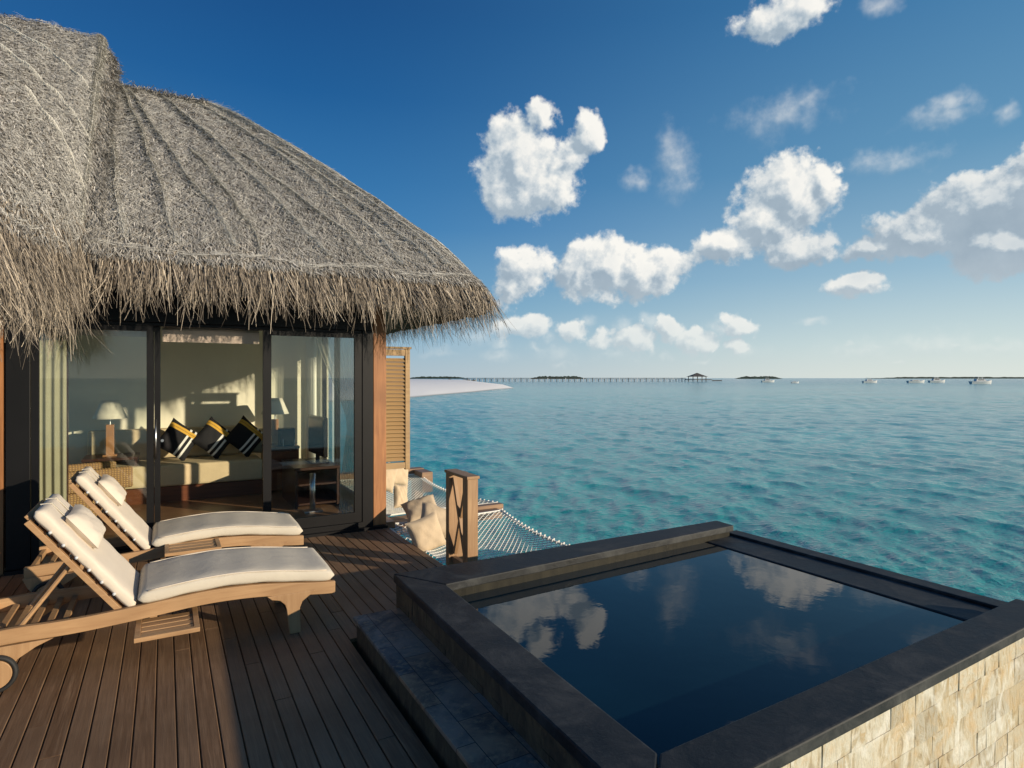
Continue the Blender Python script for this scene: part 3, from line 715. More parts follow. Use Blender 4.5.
# left wing roof: ridge raised above the main roof, eave turning toward the camera
LE = np.array([(-.60,5.93,2.80), (-.66,5.45,2.79), (-.78,4.85,2.77), (-.92,4.2,2.74), (-1.15,3.4,2.72), (-1.5,2.5,2.7)])
LT = np.array([(-.60,8.5,5.67), (-1.05,8.5,5.68), (-1.7,8.5,5.68), (-2.6,8.5,5.68), (-4.2,8.5,5.68), (-6.5,8.5,5.68)])
LU = np.linspace(0, 1, 6)
def leftP(u, v):
    e = np.stack([np.interp(u, LU, LE[:, k]) for k in range(3)], -1); t = np.stack([np.interp(u, LU, LT[:, k]) for k in range(3)], -1)
    vv = v[:, None]; p = e+(t-e)*vv
    p[:, 2] += .10*np.sin(np.pi*np.clip(v, 0, 1))+.03*hnoise(u*9, v*3)-.05*np.exp(-np.clip(v,0,1)/.05)
    # rounded verge along the right-hand edge and rounded ridge
    p[:, 2] -= .07*np.exp(-np.clip(u, 0, 1)/.010)*np.clip(v*3, 0, 1)
    p[:, 2] -= .04*np.exp(-np.clip(1-v, 0, 1)/.012); p[:, 2] -= .13*np.clip(1-v, 0, 1)*np.clip(u*6, 0, 1)
    return p
HEM = .022
def build_roof(name, Pf, uL, area_n, fringe_n, seams, fr_len, urange=(0,1), back=None, surf_w=(.004,.010), seed=1, lab=None, hip=False):
    r = np.random.default_rng(seed)
    sh = [grid_np(Pf, 160, 60, 0, 1, *urange), grid_np(Pf, 100, 30, 0.0, 1, *urange, off=(0, 0, -.26))]
    if back is not None: sh += back
    # rim joining top and underside at the eave
    u = np.linspace(*urange, 161); top = Pf(u, np.zeros_like(u)); bot = top+np.array([0, 0, -.26]); V = np.concatenate([top, bot]); k = np.arange(160)
    sh.append((V, np.stack([k, k+1, k+162, k+161], -1), np.full(len(V), .5)))
    roof = child(name, sh, 'thatch_base', villa, True)
    if lab: roof['label'] = lab
    u = r.uniform(*urange, area_n); v = np.sqrt(1-r.random(area_n)) if hip else r.random(area_n)
    v = 1-v if hip else v
    v = np.clip(v*1.0, 0, 1); P = Pf(u, v); N, T = surfN(Pf, u, np.clip(v, .01, .99))
    P = P+N*r.uniform(-.004, .03, area_n)[:, None]
    nT = np.cross(N, T); sw = r.normal(0, .45, area_n)[:, None]
    T2 = T+nT*sw+N*.03
    child('thatch_straw', [straw(area_n, P, T2, N, (.03, .085), surf_w, 1, 0, .16, seed+1)], 'straw', roof)
    # eave fringe: several layers
    parts = []
    for k, (vv, frac, l0, l1, dn) in enumerate(((.0, .45, .72, 1.0, .16), (.035, .25, .62, .95, .2), (.08, .12, .45, .8, .25), (-.02, .18, .4, .9, .1))):
        n = int(fringe_n*frac); u = r.uniform(*urange, n); v = np.clip(vv+r.normal(0, .015, n), -.04, .2)
        P = Pf(u, v); N, T = surfN(Pf, u, np.clip(v, .02, .9)); P = P+N*r.uniform(-.09 if vv < .03 else 0, .02, n)[:, None]
        lm = .78+.26*np.sin(u*uL*9+k*2)*np.sin(u*uL*23+k)+r.normal(0, .12, n)
        cl = .12*np.sin(u*uL*21)+.10*np.sin(u*uL*47+1)
        T = T*.75+np.array([0, 0, -.5]); nT = np.cross(N, T); T = T+nT*(cl*.9)[:, None]
        parts.append(straw(n, P, T, N, (fr_len*l0*.45, fr_len*l1*1.08), (.003, .010), 4, dn, .17, seed+10+k, lmod=lm))
    n = int(fringe_n*.03); u = r.uniform(*urange, n); P = Pf(u, np.full(n, .01)); N, T = surfN(Pf, u, np.full(n, .02))
    parts.append(straw(n, P, T*.5+np.array([0,0,-.8]), N, (fr_len*.9, fr_len*1.28), (.005, .009), 5, .1, .16, seed+30))
    child('fringe', parts, 'straw_fringe', roof)
    # protective net: bunched seams running up the slope and the hem along the eave
    tp = []
    for (ua, va, ub, vb_, w) in seams:
        n = int(5600*w); t = r.random(n); uu = ua+(ub-ua)*t+r.normal(0, .0014*w*(10/uL), n)+.0015*np.sin(t*19+ua*50); vv = va+(vb_-va)*t
        P = Pf(uu, vv); N, T = surfN(Pf, uu, np.clip(vv, .01, .99)); P = P+N*r.uniform(.02, .045, n)[:, None]
        dd = Pf(uu+(ub-ua)*.02, vv+(vb_-va)*.02)-P; dd /= np.linalg.norm(dd, axis=1)[:, None]
        tp.append(straw(n, P, dd, N, (.06, .22), (.003, .006), 1, 0, .12, seed+40+len(tp)))
        m_ = 90; t = np.linspace(0, 1, m_); uu = ua+(ub-ua)*t+.0015*np.sin(t*19+ua*50)+r.normal(0, .0004, m_); vv = va+(vb_-va)*t
        P = Pf(uu, vv); N, T = surfN(Pf, uu, np.clip(vv, .01, .99)); P = P+N*.034; sd_ = np.cross(N, T); w2 = r.uniform(.0006, .0036, m_)[:, None]*(.6 if uL < 5 else 1)
        V = np.stack([P-sd_*w2, P+N*.006, P+sd_*w2], 1).reshape(-1, 3); q = np.arange(m_-1)[:, None]*3
        tp.append((V, np.concatenate([q+np.array([0, 1, 4, 3]), q+np.array([1, 2, 5, 4])]), np.full(len(V), .5)))
    n = int(uL*75); u = np.sort(r.uniform(*urange, n)); P = Pf(u, HEM+.006*np.sin(u*uL*6)+r.normal(0, .004, n)); P2 = Pf(u+.01, np.full(n, HEM)); N, T = surfN(Pf, u, np.full(n, .06))
    P = P+N*.035; dd = P2-Pf(u, np.full(n, HEM)); dd /= np.linalg.norm(dd, axis=1)[:, None]+1e-9
    tp.append(straw(n, P, dd, N, (.05, .16), (.0015, .0035), 1, 0, .10, seed+80))
    # loose mesh of the net itself, fine threads scattered over the surface
    n = int(area_n*.22); u = r.uniform(*urange, n); v = r.uniform(.055, .99, n); P = Pf(u, v); N, T = surfN(Pf, u, v); P = P+N*r.uniform(.022, .036, n)[:, None]
    nT = np.cross(N, T); sg = np.where(r.random(n) < .5, 1., -1.)[:, None]
    tp.append(straw(n, P, T+nT*sg, N, (.05, .14), (.0014, .0026), 1, 0, .05, seed+90))
    child('netting', tp, 'net_thread', roof)
    return roof
us = lambda x: float(np.interp(x, EVa[:40, 0], Un[:40]))
uc = float(Un[53]); uside = lambda y: float(np.interp(y, EVa[53:83, 1], Un[53:83]))
ue = float(Un[83])
seams = [(us(-.30), .05, us(-.45), 1, 1.4), (us(.12), .05, us(-.02), 1, 1.3), (us(.62), .05, us(.1), .98, 1.0), (us(.82), .05, us(.75), .55, .8), (us(1.45), .05, us(1.1), .98, 1.2),
         (us(1.9), .05, us(1.5), .6, .8), (us(2.25), .05, us(2.3), 1, 1.1), (us(2.62), .05, us(2.5), .7, .9), (us(2.78), .06, float(Un[42]), .96, 1.6), (float(Un[43]), .06, float(Un[44]), .98, 1.2),
         (float(Un[48]), .06, float(Un[49]), .95, 1.3), (float(Un[53]), .06, float(Un[53]), .9, 1.2)]
SEAMS += seams
build_roof('thatched_roof', roofP, ULEN, 130000, 9500, seams, .50, (0, ue), back=[grid_np(roofP, 60, 30, 0, 1, ue, 1)], seed=5, lab='main thatched roof with a rounded hip', hip=True)
lv = [(.03, .05, .012, 1, 2.4), (.50, .99, .05, .60, .3), (.40, .70, .035, .36, .3), (.32, .48, .03, .16, .3), (.70, .80, .40, .50, .3), (.62, .06, .50, .55, .3)]
# verge: solid side of the raised left roof
def vergeP(u, v):
    a = leftP(np.zeros_like(v), v); b = roofP(np.full_like(v, .0), v); b = b+np.array([0, 0, -.05]); uu = u[:, None]
    p = a+(b-a)*uu; p[:, 0] += .13*np.sin(np.pi*np.clip(uu[:, 0], 0, 1))+.02*hnoise(u*3, v*20); return p
build_roof('thatched_roof', leftP, 4.2, 60000, 8000, lv, .70, (0, .95), back=[grid_np(vergeP, 6, 60)], seed=31, lab='taller thatched roof of the left wing')
lr = [o for o in bpy.data.objects if o.name.startswith('thatched_roof')][-1]
n = 9000; u = rng.random(n); v = rng.random(n); P = vergeP(u, v); N, T = surfN(vergeP, np.clip(u, .02, .98), np.clip(v, .02, .98)); N = np.abs(N)*np.array([1, -1, 1])
child('verge_straw', [straw(n, P+N*.01, T+np.array([.25, 0, 0]), N, (.04, .14), (.004, .009), 1, 0, .25, 77)], 'straw', lr)
rcap = []
n = 5000; t = rng.random(n); P = np.stack([-.62+1.10*t, 8.5+rng.normal(0, .07, n), 5.11+rng.normal(0, .02, n)], -1)
rcap = [straw(n, P, np.stack([rng.normal(0, .4, n), rng.normal(0, 1, n), -np.ones(n)*.4], -1), np.tile([0, 0, 1.], (n, 1)), (.05, .16), (.004, .009), 1, 0, .2, 78)]
child('ridge_straw', rcap, 'straw', bpy.data.objects['thatched_roof'])

# ------------------------------------------------------------ soft shapes
def pillow_mesh(w, h, th, n=16, ear=.10, wr=.006, seed=0):
    r = random.Random(seed); mb = MB(); a, b, c = r.random()*6, r.random()*6, r.random()*6
    def f(sgn):
        def g(u, v):
            x, y = u*2-1, v*2-1
            k = 1-ear*(1-y*y)*.9*abs(x)**3; k2 = 1-ear*(1-x*x)*.9*abs(y)**3
            prof = (max(0, 1-x**4))**.55*(max(0, 1-y**4))**.55
            wz = wr*(math.sin(x*7+a)*math.sin(y*6+b)+.6*math.sin(x*13+y*9+c))*prof
            return (x*w/2*k, sgn*th/2*prof+wz, y*h/2*k2)
        return g
    mb.grid(f(-1), n, n); k = len(mb.f); mb.grid(f(1), n, n)
    mb.f[k:] = [tuple(reversed(q)) for q in mb.f[k:]]
    return mb
def place_pillow(name, label, cat, mat, loc, w, h, th, rx, ry, rz, group=None, seed=0, ear=.10):
    o = pillow_mesh(w, h, th, seed=seed, ear=ear).build(name, mat, smooth=True); o.location = loc
    o.rotation_mode = 'XYZ'; o.rotation_euler = (R(rx), R(ry), R(rz)); return tag(o, label, cat, group)
def slab_cushion(mb, top_pts, th, y0, y1, n=14):
    """padded slab following a curve in XZ (top line), rounded edges"""
    m = len(top_pts); K = 20
    def f(u, v):
        i = u*(m-1); a = min(int(i), m-2); t = i-a
        p = Vector((top_pts[a][0], 0, top_pts[a][1])).lerp(Vector((top_pts[a+1][0], 0, top_pts[a+1][1])), t)
        q = Vector((top_pts[a+1][0]-top_pts[a][0], 0, top_pts[a+1][1]-top_pts[a][1])).normalized(); nn = Vector((-q.z, 0, q.x))
        if nn.z < 0: nn = -nn
        ang = v*2*math.pi; e = min(1, (min(u, 1-u)/.028+.02))**.45
        cy, cz = math.cos(ang), math.sin(ang)
        sy = math.copysign(abs(cy)**.28, cy); sz = math.copysign(abs(cz)**.5, cz)
        yy = (y0+y1)/2+(y1-y0)/2*sy*(1-.035*(1-e)); th2 = th/2*sz*e
        wob = .0018*math.sin(u*31+ang*2)*e
        return p-nn*(th/2)+nn*(th2+wob)+Vector((0, yy, 0))
    mb.grid(f, 44, K*2)
    # end caps
    n0 = len(mb.v)-(45)*(K*2+1)
    mb.f.append(tuple(n0+j*45 for j in range(K*2))); mb.f.append(tuple(n0+j*45+44 for j in range(K*2-1, -1, -1)))

# ------------------------------------------------------------ sun loungers (origin: deck under the hinge, near rail at y=0)
def top_line(x):
    xs = [-.92, -.75, -.45, -.1, .25, .55, .8, 1.02]; zs = [.315, .335, .325, .345, .375, .365, .33, .30]
    return float(np.interp(x, xs, zs))
def smooth_line(x, e=.12): return sum(top_line(x+e*k/3) for k in range(-3, 4))/7
W = .66
def make_lounger(label, tray_out, tray_x, tray_drop=.0):
    t = thing('sun_lounger', label, 'sun lounger', group='teak sun loungers on the deck')
    xs = [-.92+1.96*i/40 for i in range(41)]
    for y in (0, W-.035):
        mb = MB(); top = [(x, smooth_line(x)) for x in xs]; bot = [(x, smooth_line(x)-.082-.0*x) for x in xs]
        mb.band(top, bot, y, y+.035); mb.build('side_rail', 'teak_lounger', t, bevel=.004)
    for q in ((1.005, 1.035, .215, .285), (-.90, -.87, .245, .30), (-.06, -.02, .25, .30), (.58, .62, .25, .30)):
        mb = MB(); mb.box(q[0], q[1], .036, W-.036, q[2], q[3]); mb.build('cross_rail', 'teak_lounger', t, bevel=.003)
    for y in (-.004, W-.031):     # front legs with curved brackets
        mb = MB()
        mb.prof([(.60,.272), (.63,.245), (.68,.232), (.712,.20), (.722,.165), (.742,.0), (.812,.0), (.806,.165), (.822,.205), (.86,.232), (.89,.250), (.905,.268)], y, y+.035)
        mb.build('leg', 'teak_upright', t, bevel=.004)
    for y in (-.004, W-.031):     # wheel brackets
        mb = MB(); mb.prof([(-.93,.24), (-.90,.17), (-.86,.11), (-.79,.085), (-.71,.11), (-.68,.16), (-.60,.21), (-.52,.243)], y, y+.035)
        mb.build('wheel_bracket', 'teak_upright', t, bevel=.004)
    for y in (-.036, W+.010):
        wh = MB(); wh.tube([(-.775, y, .105), (-.775, y+.03, .105)], .078, 28); w_ = wh.build('wheel', 'teak_upright', t, bevel=.003)
        ty = MB()
        def tor(u, v):
            a = u*2*math.pi; b = v*2*math.pi; rr = .091+.013*math.cos(b); return (-.775+rr*math.cos(a), y+.015+.018*math.sin(b), .105+rr*math.sin(a))
        ty.grid(tor, 36, 10); ty.build('tyre', 'tyre', w_, smooth=True)
        hb = MB(); hb.tube([(-.775, y-.004, .105), (-.775, y+.034, .105)], .010, 10); hb.build('axle_cap', 'metal', w_)
    for k in range(13):           # seat slats
        x = .01+k*.078; z = smooth_line(x+.025); s = MB()
        s.box(x, x+.055, .037, W-.037, z-.03, z-.014); s.build('slat', 'teak_lounger', t)
    # backrest
    ang = math.atan2(.62, -.47); ux, uz = math.cos(ang), math.sin(ang); L = .78
    B = lambda s, n: (-.165+ux*s+uz*n, .285+uz*s-ux*n)        # s along the rest, n outward (front)
    mb = MB()
    for y in (.04, W-.075): mb.prof([B(0, .0), B(L, .0), B(L, -.03), B(0, -.03)], y, y+.035)
    for k in range(9):
        s = .05+k*.088; mb.prof([B(s, .002), B(s+.055, .002), B(s+.055, -.014), B(s, -.014)], .076, W-.077)
    mb.build('backrest_frame', 'teak_lounger', t, bevel=.002)
    bc = MB(); slab_cushion(bc, [B(.02+(L-.0)*i/8, .012+.078) for i in range(9)], .078, .03, W-.03); cush = bc.build('backrest_cushion', 'canvas', t, smooth=True)
    # straps and head pillow on the backrest
    hp = pillow_mesh(.43, .26, .10, 14, .06, .004, 3); c = B(L-.235, .118); hpo = hp.build('head_pillow', 'canvas', t, smooth=True)
    # pillow local: x width -> world Y, z height -> along the rest, y -> normal
    M3 = Matrix(((0, uz, ux), (1, 0, 0), (0, -ux, uz))).to_4x4(); M3.translation = Vector((c[0], W/2, c[1])); hpo.matrix_local = M3
    for y in (W/2-.09, W/2+.09):
        s_ = MB(); s_.prof([B(L-.14, .096), B(L+.0, .096), B(L+.03, .05), B(L+.022, .05), B(L-.004, .092), B(L-.14, .092)], y-.012, y+.012); s_.build('strap', 'canvas_seat', t)
    for k in range(6):
        bt = MB(); p = B(.16+k*.1, .03); bt.tube([(p[0], .020, p[1]), (p[0], .034, p[1])], .009, 8)
        bt.build('button', 'hull_white', cush, smooth=True)
    # seat cushion
    sc = MB(); slab_cushion(sc, [(-.125+1.165*i/16, smooth_line(-.125+1.165*i/16, .2)+.085+.012*math.sin(math.pi*i/16)) for i in range(17)], .098, .0, W+.0)
    sco = sc.build('seat_cushion', 'canvas_seat', t, smooth=True)
    for y in (.010, W-.010):
        pp = MB(); pp.tube([(-.115+1.145*i/24, y, smooth_line(-.125+1.165*i/24, .2)+.085+.012*math.sin(math.pi*i/24)-.010) for i in range(1, 24)], .0045, 6); pp.build('piping', 'canvas', sco, smooth=True)
    # prop behind the backrest
    pr = MB(); a = B(.44, -.03); b = (-.72, .255)
    for y in (.09, W-.12): pr.tube([(a[0], y, a[1]), (b[0], y, b[1])], .013, 8)
    pr.tube([(b[0], .04, b[1]), (b[0], W-.04, b[1])], .012, 8); pr.build('backrest_prop', 'teak_lounger', t)
    for k in range(5):
        nb = MB(); x = -.80+k*.075; nb.box(x, x+.03, .045, W-.045, .262, .285); nb.build('rear_slat', 'teak_lounger', t)
    # pull-out tray
    tr = MB(); x0, x1 = tray_x; z = .235-tray_drop
    tr.box(x0, x1, -tray_out, -tray_out+.03, z-.02, z+.006); tr.box(x0, x0+.03, -tray_out+.03, .2, z-.02, z+.006); tr.box(x1-.03, x1, -tray_out+.03, .2, z-.02, z+.006)
    ns = 4; y_in = .10
    for k in range(ns):
        yy = -tray_out+.036+(y_in+tray_out-.04)*k/ns; tr.box(x0+.031, x1-.031, yy, yy+(y_in+tray_out-.04)/ns-.016, z-.014, z)
    tr.build('tray', 'teak_lounger', t, bevel=.002)
    return t
l1 = make_lounger('nearer teak sun lounger with cream cushions and a pull-out slatted tray facing the camera', 0.235, (-.13, .20)); l1.location = (-.02, 4.24, 0)
l2 = make_lounger('farther teak sun lounger with cream cushions standing by the glass doors', .30, (-.03, .36), -.13); l2.location = (.03, 5.60, 0)

# ------------------------------------------------------------ shutter, railing, hammocks
sh = thing('shutter_screen', 'tall louvred timber privacy screen standing past the corner post', 'screen', (2.5, 7.9, 0))
mb = MB(); mb.box(-.28, -.22, -.025, .025, -.2, 2.09); mb.box(.33, .395, -.03, .03, .46, 2.09); mb.box(-.219, .329, -.025, .025, 2.0, 2.085); mb.box(-.219, .329, -.025, .025, .48, .56)
mb.box(-.30, .415, -.04, .04, 2.092, 2.12); mb.build('frame', 'shutter_wood', sh, bevel=.003)
for k in range(26):
    z = .60+k*.0535; m = MB(); m.prof([(0,0)]*0 or [(-.218,0),(.328,0),(.328,.012),(-.218,.012)], -.028, .028)
    o = m.build('louvre', 'shutter_wood', sh); o.location = (0, 0, z); o.rotation_euler = (R(52), 0, 0)
rl = thing('railing', 'short timber railing end with crossed braces standing behind the pool corner', 'railing', (2.275, 4.66, 0))
RH = .865; RLn = .46
mb = MB(); mb.box(-.05, .05, 0, .10, -.2, RH-.026); mb.build('post', 'rail_wood', rl, bevel=.004)
mb = MB(); mb.box(-.05, .14, RLn-.07, RLn, 0, RH-.026); mb.build('post', 'rail_wood', rl, bevel=.004)
mb = MB(); mb.box(-.06, .06, -.012, RLn+.01, RH-.025, RH); mb.build('cap_rail', 'rail_wood', rl, bevel=.004)
mb = MB(); mb.box(-.02, .02, .101, RLn-.071, .04, .09); mb.build('bottom_rail', 'rail_wood', rl)
for a, b in (((.12, .12), (RLn-.09, RH-.06)), ((.12, RH-.06), (RLn-.09, .12))):
    mb = MB(); dy, dz = b[0]-a[0], b[1]-a[1]; Ln = math.hypot(dy, dz); mb.box(-.012, .018, -.018, .018, 0, Ln)
    o = mb.build('cross_brace', 'rail_wood', rl); o.location = (-.01 if a[1] < .5 else .0, a[0], a[1]); o.rotation_euler = (-math.atan2(dy, dz), 0, 0)

hf = thing('net_support', 'timber beams holding the rope nets over the water', 'frame', (3.0, 7.2, -.05))
def beam(x0, x1, y0, y1, z0, z1): m = MB(); m.box(x0-3.0, x1-3.0, y0-7.2, y1-7.2, z0+.05, z1+.05); m.build('beam', 'beam_wood', hf, bevel=.006)
beam(2.23, 3.86, 7.02, 7.20, -.14, -.04); beam(2.23, 2.9, 7.21, 7.39, -.14, -.04); beam(2.23, 2.9, 6.83, 7.01, -.14, -.04); beam(2.3, 4.1, 10.42, 10.62, -.14, .06)
beam(3.55, 3.98, 7.21, 7.33, -.12, -.0); beam(3.9, 4.1, 10.0, 10.4, -.30, .05)
for x, y in ((4.0, 10.5), (2.35, 7.1), (2.35, 10.5)):
    m = MB(); m.box(x-.08-3, x+.08-3, y-.08-7.2, y+.08-7.2, -3.0, -.1); m.build('post', 'beam_wood', hf)
def hammock(label, x0, x1, y0, y1, z, sag, nx, ny, seed):
    t = thing('hammock', label, 'hammock net', ((x0+x1)/2, (y0+y1)/2, z), group='rope nets over the water')
    cx, cy = (x0+x1)/2, (y0+y1)/2; hw = (x1-x0)/2; hl = (y1-y0)/2
    def P(u, v):   # -1..1
        inset = .13*(1-v*v)
        return Vector((u*(hw-inset*(u > 0))*1.0, v*(hl-.05*(1-u*u)), -sag*(1-u*u)**.8*(1-v*v)**.8-.05*(1-v*v)*(abs(u) > .98)))
    net = MB(); k = 34; r_ = .0048
    n = nx
    # diamond mesh: two families of zig-zag cords
    for fam in (0, 1):
        for i in range(-ny, nx+ny+1):
            pts = []
            for s in range(k*2+1):
                v = -1+2*s/(k*2); q = (i+ (1 if fam == 0 else -1)*ny*(v+1)/2 + (0 if fam == 0 else 0))/nx
                u = -1+2*q
                if -1 <= u <= 1: pts.append(P(u, v))
                else:
                    if len(pts) > 2: net.tube(pts, r_, 4)
                    pts = []
            if len(pts) > 2: net.tube(pts, r_, 4)
    net.build('netting', 'rope', t)
    rp = MB()
    for u in (-1, 1): rp.tube([P(u, -1+2*s/30) for s in range(31)], .014, 6)
    for v in (-1, 1): rp.tube([P(-1+2*s/20, v) for s in range(21)], .014, 6)
    rp.build('rim_rope', 'rope', t, smooth=True)
    lc = MB()
    for s in range(0, 31):
        p = P(1, -1+2*s/30); lc.tube([p+Vector((-.02, 0, -.01)), p+Vector((.03, .02, .012))], .012, 5)
    lc.build('lashing', 'rope', t)
    return t
hammock('nearer white rope net hung between the deck edge and the pool corner', 2.26, 3.82, 4.15, 6.98, -.03, .14, 19, 34, 1)
hammock('farther white rope net stretched below the louvred screen', 2.30, 3.98, 7.42, 10.38, -.03, .15, 20, 34, 2)
PG = 'beige pillows on the rope nets'
def pw(px, py, z): return at(px, py, z)
place_pillow('pillow', 'large upright beige pillow, front most on the nearer rope net', 'pillow', 'pillow_beige', (2.36, 5.93, .08), .38, .38, .15, -14, -14, 8, PG, 1)
place_pillow('pillow', 'beige pillow leaning behind the large front pillow, beside the railing', 'pillow', 'pillow_beige', (2.62, 6.22, .12), .46, .40, .15, -50, 22, -14, PG, 2)
place_pillow('pillow', 'beige pillow lying half flat with its lit corner pointing to the sea', 'pillow', 'pillow_beige', (2.70, 6.95, .11), .42, .37, .14, -58, -14, -10, PG, 3)
place_pillow('pillow', 'small pale pillow standing on the net between the post and the screen', 'pillow', 'pillow_beige', (2.72, 7.75, .13), .22, .32, .10, -12, 10, 20, PG, 4)
place_pillow('pillow', 'pale pillow propped at the foot of the louvred screen', 'pillow', 'pillow_beige', (3.05, 8.8, .25), .36, .34, .13, -16, 12, 10, PG, 5)
place_pillow('pillow', 'pale pillow partly hidden by the corner post', 'pillow', 'pillow_beige', (2.75, 8.5, .26), .34, .36, .13, -12, 20, 4, PG, 6)

# ------------------------------------------------------------ interior
sf = thing('sofa', 'long built-in daybed with tan mattress along the back wall', 'sofa', (.4, 9.5, .04))
m = MB(); m.box(-1.35, .85, -.12, .78, 0, .20); m.build('base', 'red_furniture', sf)
m = MB(); m.box(-1.32, .82, -.16, .60, .21, .50); m.build('seat_cushion', 'sofa_fabric', sf, bevel=.03)
m = MB(); m.box(-1.32, .82, .61, .78, .505, .93); m.build('back_cushion', 'sofa_fabric', sf, bevel=.03)
CG = 'striped cushions on the daybed'
for i, (x, l) in enumerate(((.17, 'left most black cushion with yellow band and white stripes, beside the door stile'), (.62, 'middle black cushion with yellow band and white stripes'), (1.04, 'right most black cushion with yellow band, in front of the pale pillow'))):
    place_pillow('cushion', l, 'cushion', 'striped_cushion', (x, 9.74+.02*i, .83), .46, .46, .16, -16, (35, 40, 42)[i], 0, CG, 20+i)
place_pillow('cushion', 'pale cushion behind the striped ones on the daybed', 'cushion', 'curtain', (1.16, 9.90, .76), .40, .40, .14, -14, 5, 0, None, 30)
def lamp(loc, label, hb=.42):
    t = thing('table_lamp', label, 'lamp', loc, group='table lamps beside the daybed')
    m = MB(); m.box(-.045, .045, -.045, .045, 0, hb); m.box(-.08, .08, -.08, .08, 0, .02); m.build('base', 'lamp_wood', t, bevel=.004)
    m = MB(); m.tube([(0, 0, hb), (0, 0, hb+.12)], .008, 8); m.build('stem', 'metal', t)
    m = MB(); z = hb+.08
    def f(u, v): a = u*2*math.pi; r = .20-.10*v; return (r*math.cos(a), r*math.sin(a), z+.24*v)
    m.grid(f, 28, 3); m.build('lamp_shade', 'lampshade', t, smooth=True, solid=.003)
    return t
def atY(px, Y, z):
    r = (px-512)/609; return Vector(((FX+FY*r)/(FY-FX*r)*Y, Y, z))
def box_table(name, label, cat, x0, x1, y0, y1, h, mat, shelf=True):
    t = thing(name, label, cat, ((x0+x1)/2, (y0+y1)/2, .04)); w, d = (x1-x0)/2, (y1-y0)/2
    m = MB(); m.box(-w-.01, w+.01, -d-.01, d, h-.035, h); m.build('top', mat, t, bevel=.003)
    for s in (-1, 1):
        m = MB(); m.box(min(s*w, s*(w-.03)), max(s*w, s*(w-.03)), -d, d, 0, h-.036); m.build('side_panel', mat, t)
    if shelf:
        for z in (.04, h*.55): m = MB(); m.box(-w+.031, w-.031, -d+.01, d-.021, z, z+.025); m.build('shelf', mat, t)
    else:
        for k in range(2): m = MB(); m.box(-w+.031, w-.031, -d-.004, -d+.02, .03+k*(h-.08)/2, .03+(k+1)*(h-.08)/2-.01); m.build('drawer', mat, t, bevel=.002)
    m = MB(); m.box(-w+.031, w-.031, d-.02, d, .0, h-.036); m.build('back_panel', mat, t)
    return t
pL = atY(110, 9.7, 0)
box_table('side_table', 'dark side table under the left lamp', 'side table', pL.x-.28, pL.x+.32, 9.45, 10.0, .62, 'dark_furniture')
lamp((pL.x, 9.72, .66), 'left table lamp on a square wooden base, seen through the closed left door')
pR = atY(275, 9.75, 0)
box_table('cabinet', 'reddish wooden drawer cabinet right of the daybed', 'cabinet', 1.27, 1.72, 9.35, 9.9, .66, 'red_furniture', False)
lamp((pR.x, 9.75, .70), 'right table lamp with bright cone shade, above the reddish cabinet', .38)
sp_ = thing('speaker', 'small black speaker box standing on the reddish cabinet', 'speaker', (1.57, 9.5, .70))
m = MB(); m.box(-.11, .11, -.08, .08, 0, .26); m.build('housing', 'black_plastic', sp_, bevel=.006)
for sx in (-.06, .1): m = MB(); m.box(sx-.004, sx+.004, -.085, -.081, .0, .1); m.build('trim', 'metal', sp_)
# tv console + television + tower
box_table('tv_console', 'dark low console under the television by the side window', 'console', 1.43, 1.98, 8.02, 9.0, .52, 'dark_furniture')
tv = thing('television', 'flat black television seen almost edge-on atop the dark console', 'television', (1.80, 8.50, .562), R(-88))
m = MB(); m.box(-.42, .42, -.02, .035, .10, .62); m.build('housing', 'black_plastic', tv, bevel=.01)
m = MB(); m.box(-.38, .38, -.026, -.0215, .16, .58); m.build('screen', 'dark_glass', tv)
m = MB(); m.box(-.05, .05, -.01, .02, .02, .11); m.box(-.20, .20, -.11, .11, 0, .018); m.build('stand', 'black_plastic', tv)
fs_ = thing('floor_speaker', 'slim silver tower speaker standing on the floor before the dark console', 'speaker', (1.60, 7.82, .04))
m = MB(); m.tube([(0, 0, .03), (0, 0, .47)], .035, 16); m.build('column', 'metal', fs_, smooth=True)
m = MB(); m.box(-.11, .11, -.09, .09, 0, .018); m.build('base_plate', 'metal', fs_, bevel=.004)
# curtains
def curtain(name, label, pts_fn, mat, hgt=(.06, 2.45), n=90, folds=11, amp=.035):
    m = MB()
    def f(u, v):
        x, y = pts_fn(u, v); z = hgt[0]+(hgt[1]-hgt[0])*v; a = amp*(.6+.4*(1-v))*math.sin(u*folds*2*math.pi+.6*math.sin(v*3))
        dx, dy = pts_fn(1, v)[0]-pts_fn(0, v)[0], pts_fn(1, v)[1]-pts_fn(0, v)[1]; l = math.hypot(dx, dy)+1e-6
        return (x-dy/l*a, y+dx/l*a, z)
    m.grid(f, n, 16); return tag(m.build(name, mat, smooth=True), label, 'curtain')
curtain('curtain', 'pale green gathered curtain hanging behind the far left of the doors', lambda u, v: (-1.14+.33*u, 7.12), 'curtain', folds=5, amp=.016)
def tied(u, v):
    w_ = float(np.interp(v, [0, .2, .40, .46, .52, .65, .8, 1], [.20, .18, .12, .10, .13, .25, .40, .55]))
    return (1.93-w_*(1-u), 7.03)
curtain('curtain', 'sheer white curtain swept and tied to the right behind the closed right glass door', tied, 'sheer', folds=8, amp=.016)
curtain('curtain', 'pale gathered curtain beside the round white column at the back', lambda u, v: (2.10, 9.62+.22*u), 'sheer', folds=6, amp=.025)
vbp = thing('wall_panel', 'tall dark timber panel standing behind the left curtain', 'panel', (-.88, 7.5, .04))
m = MB(); m.box(-.04, .04, -.03, .03, 0, 2.45); m.build('post', 'dark_furniture', vbp)
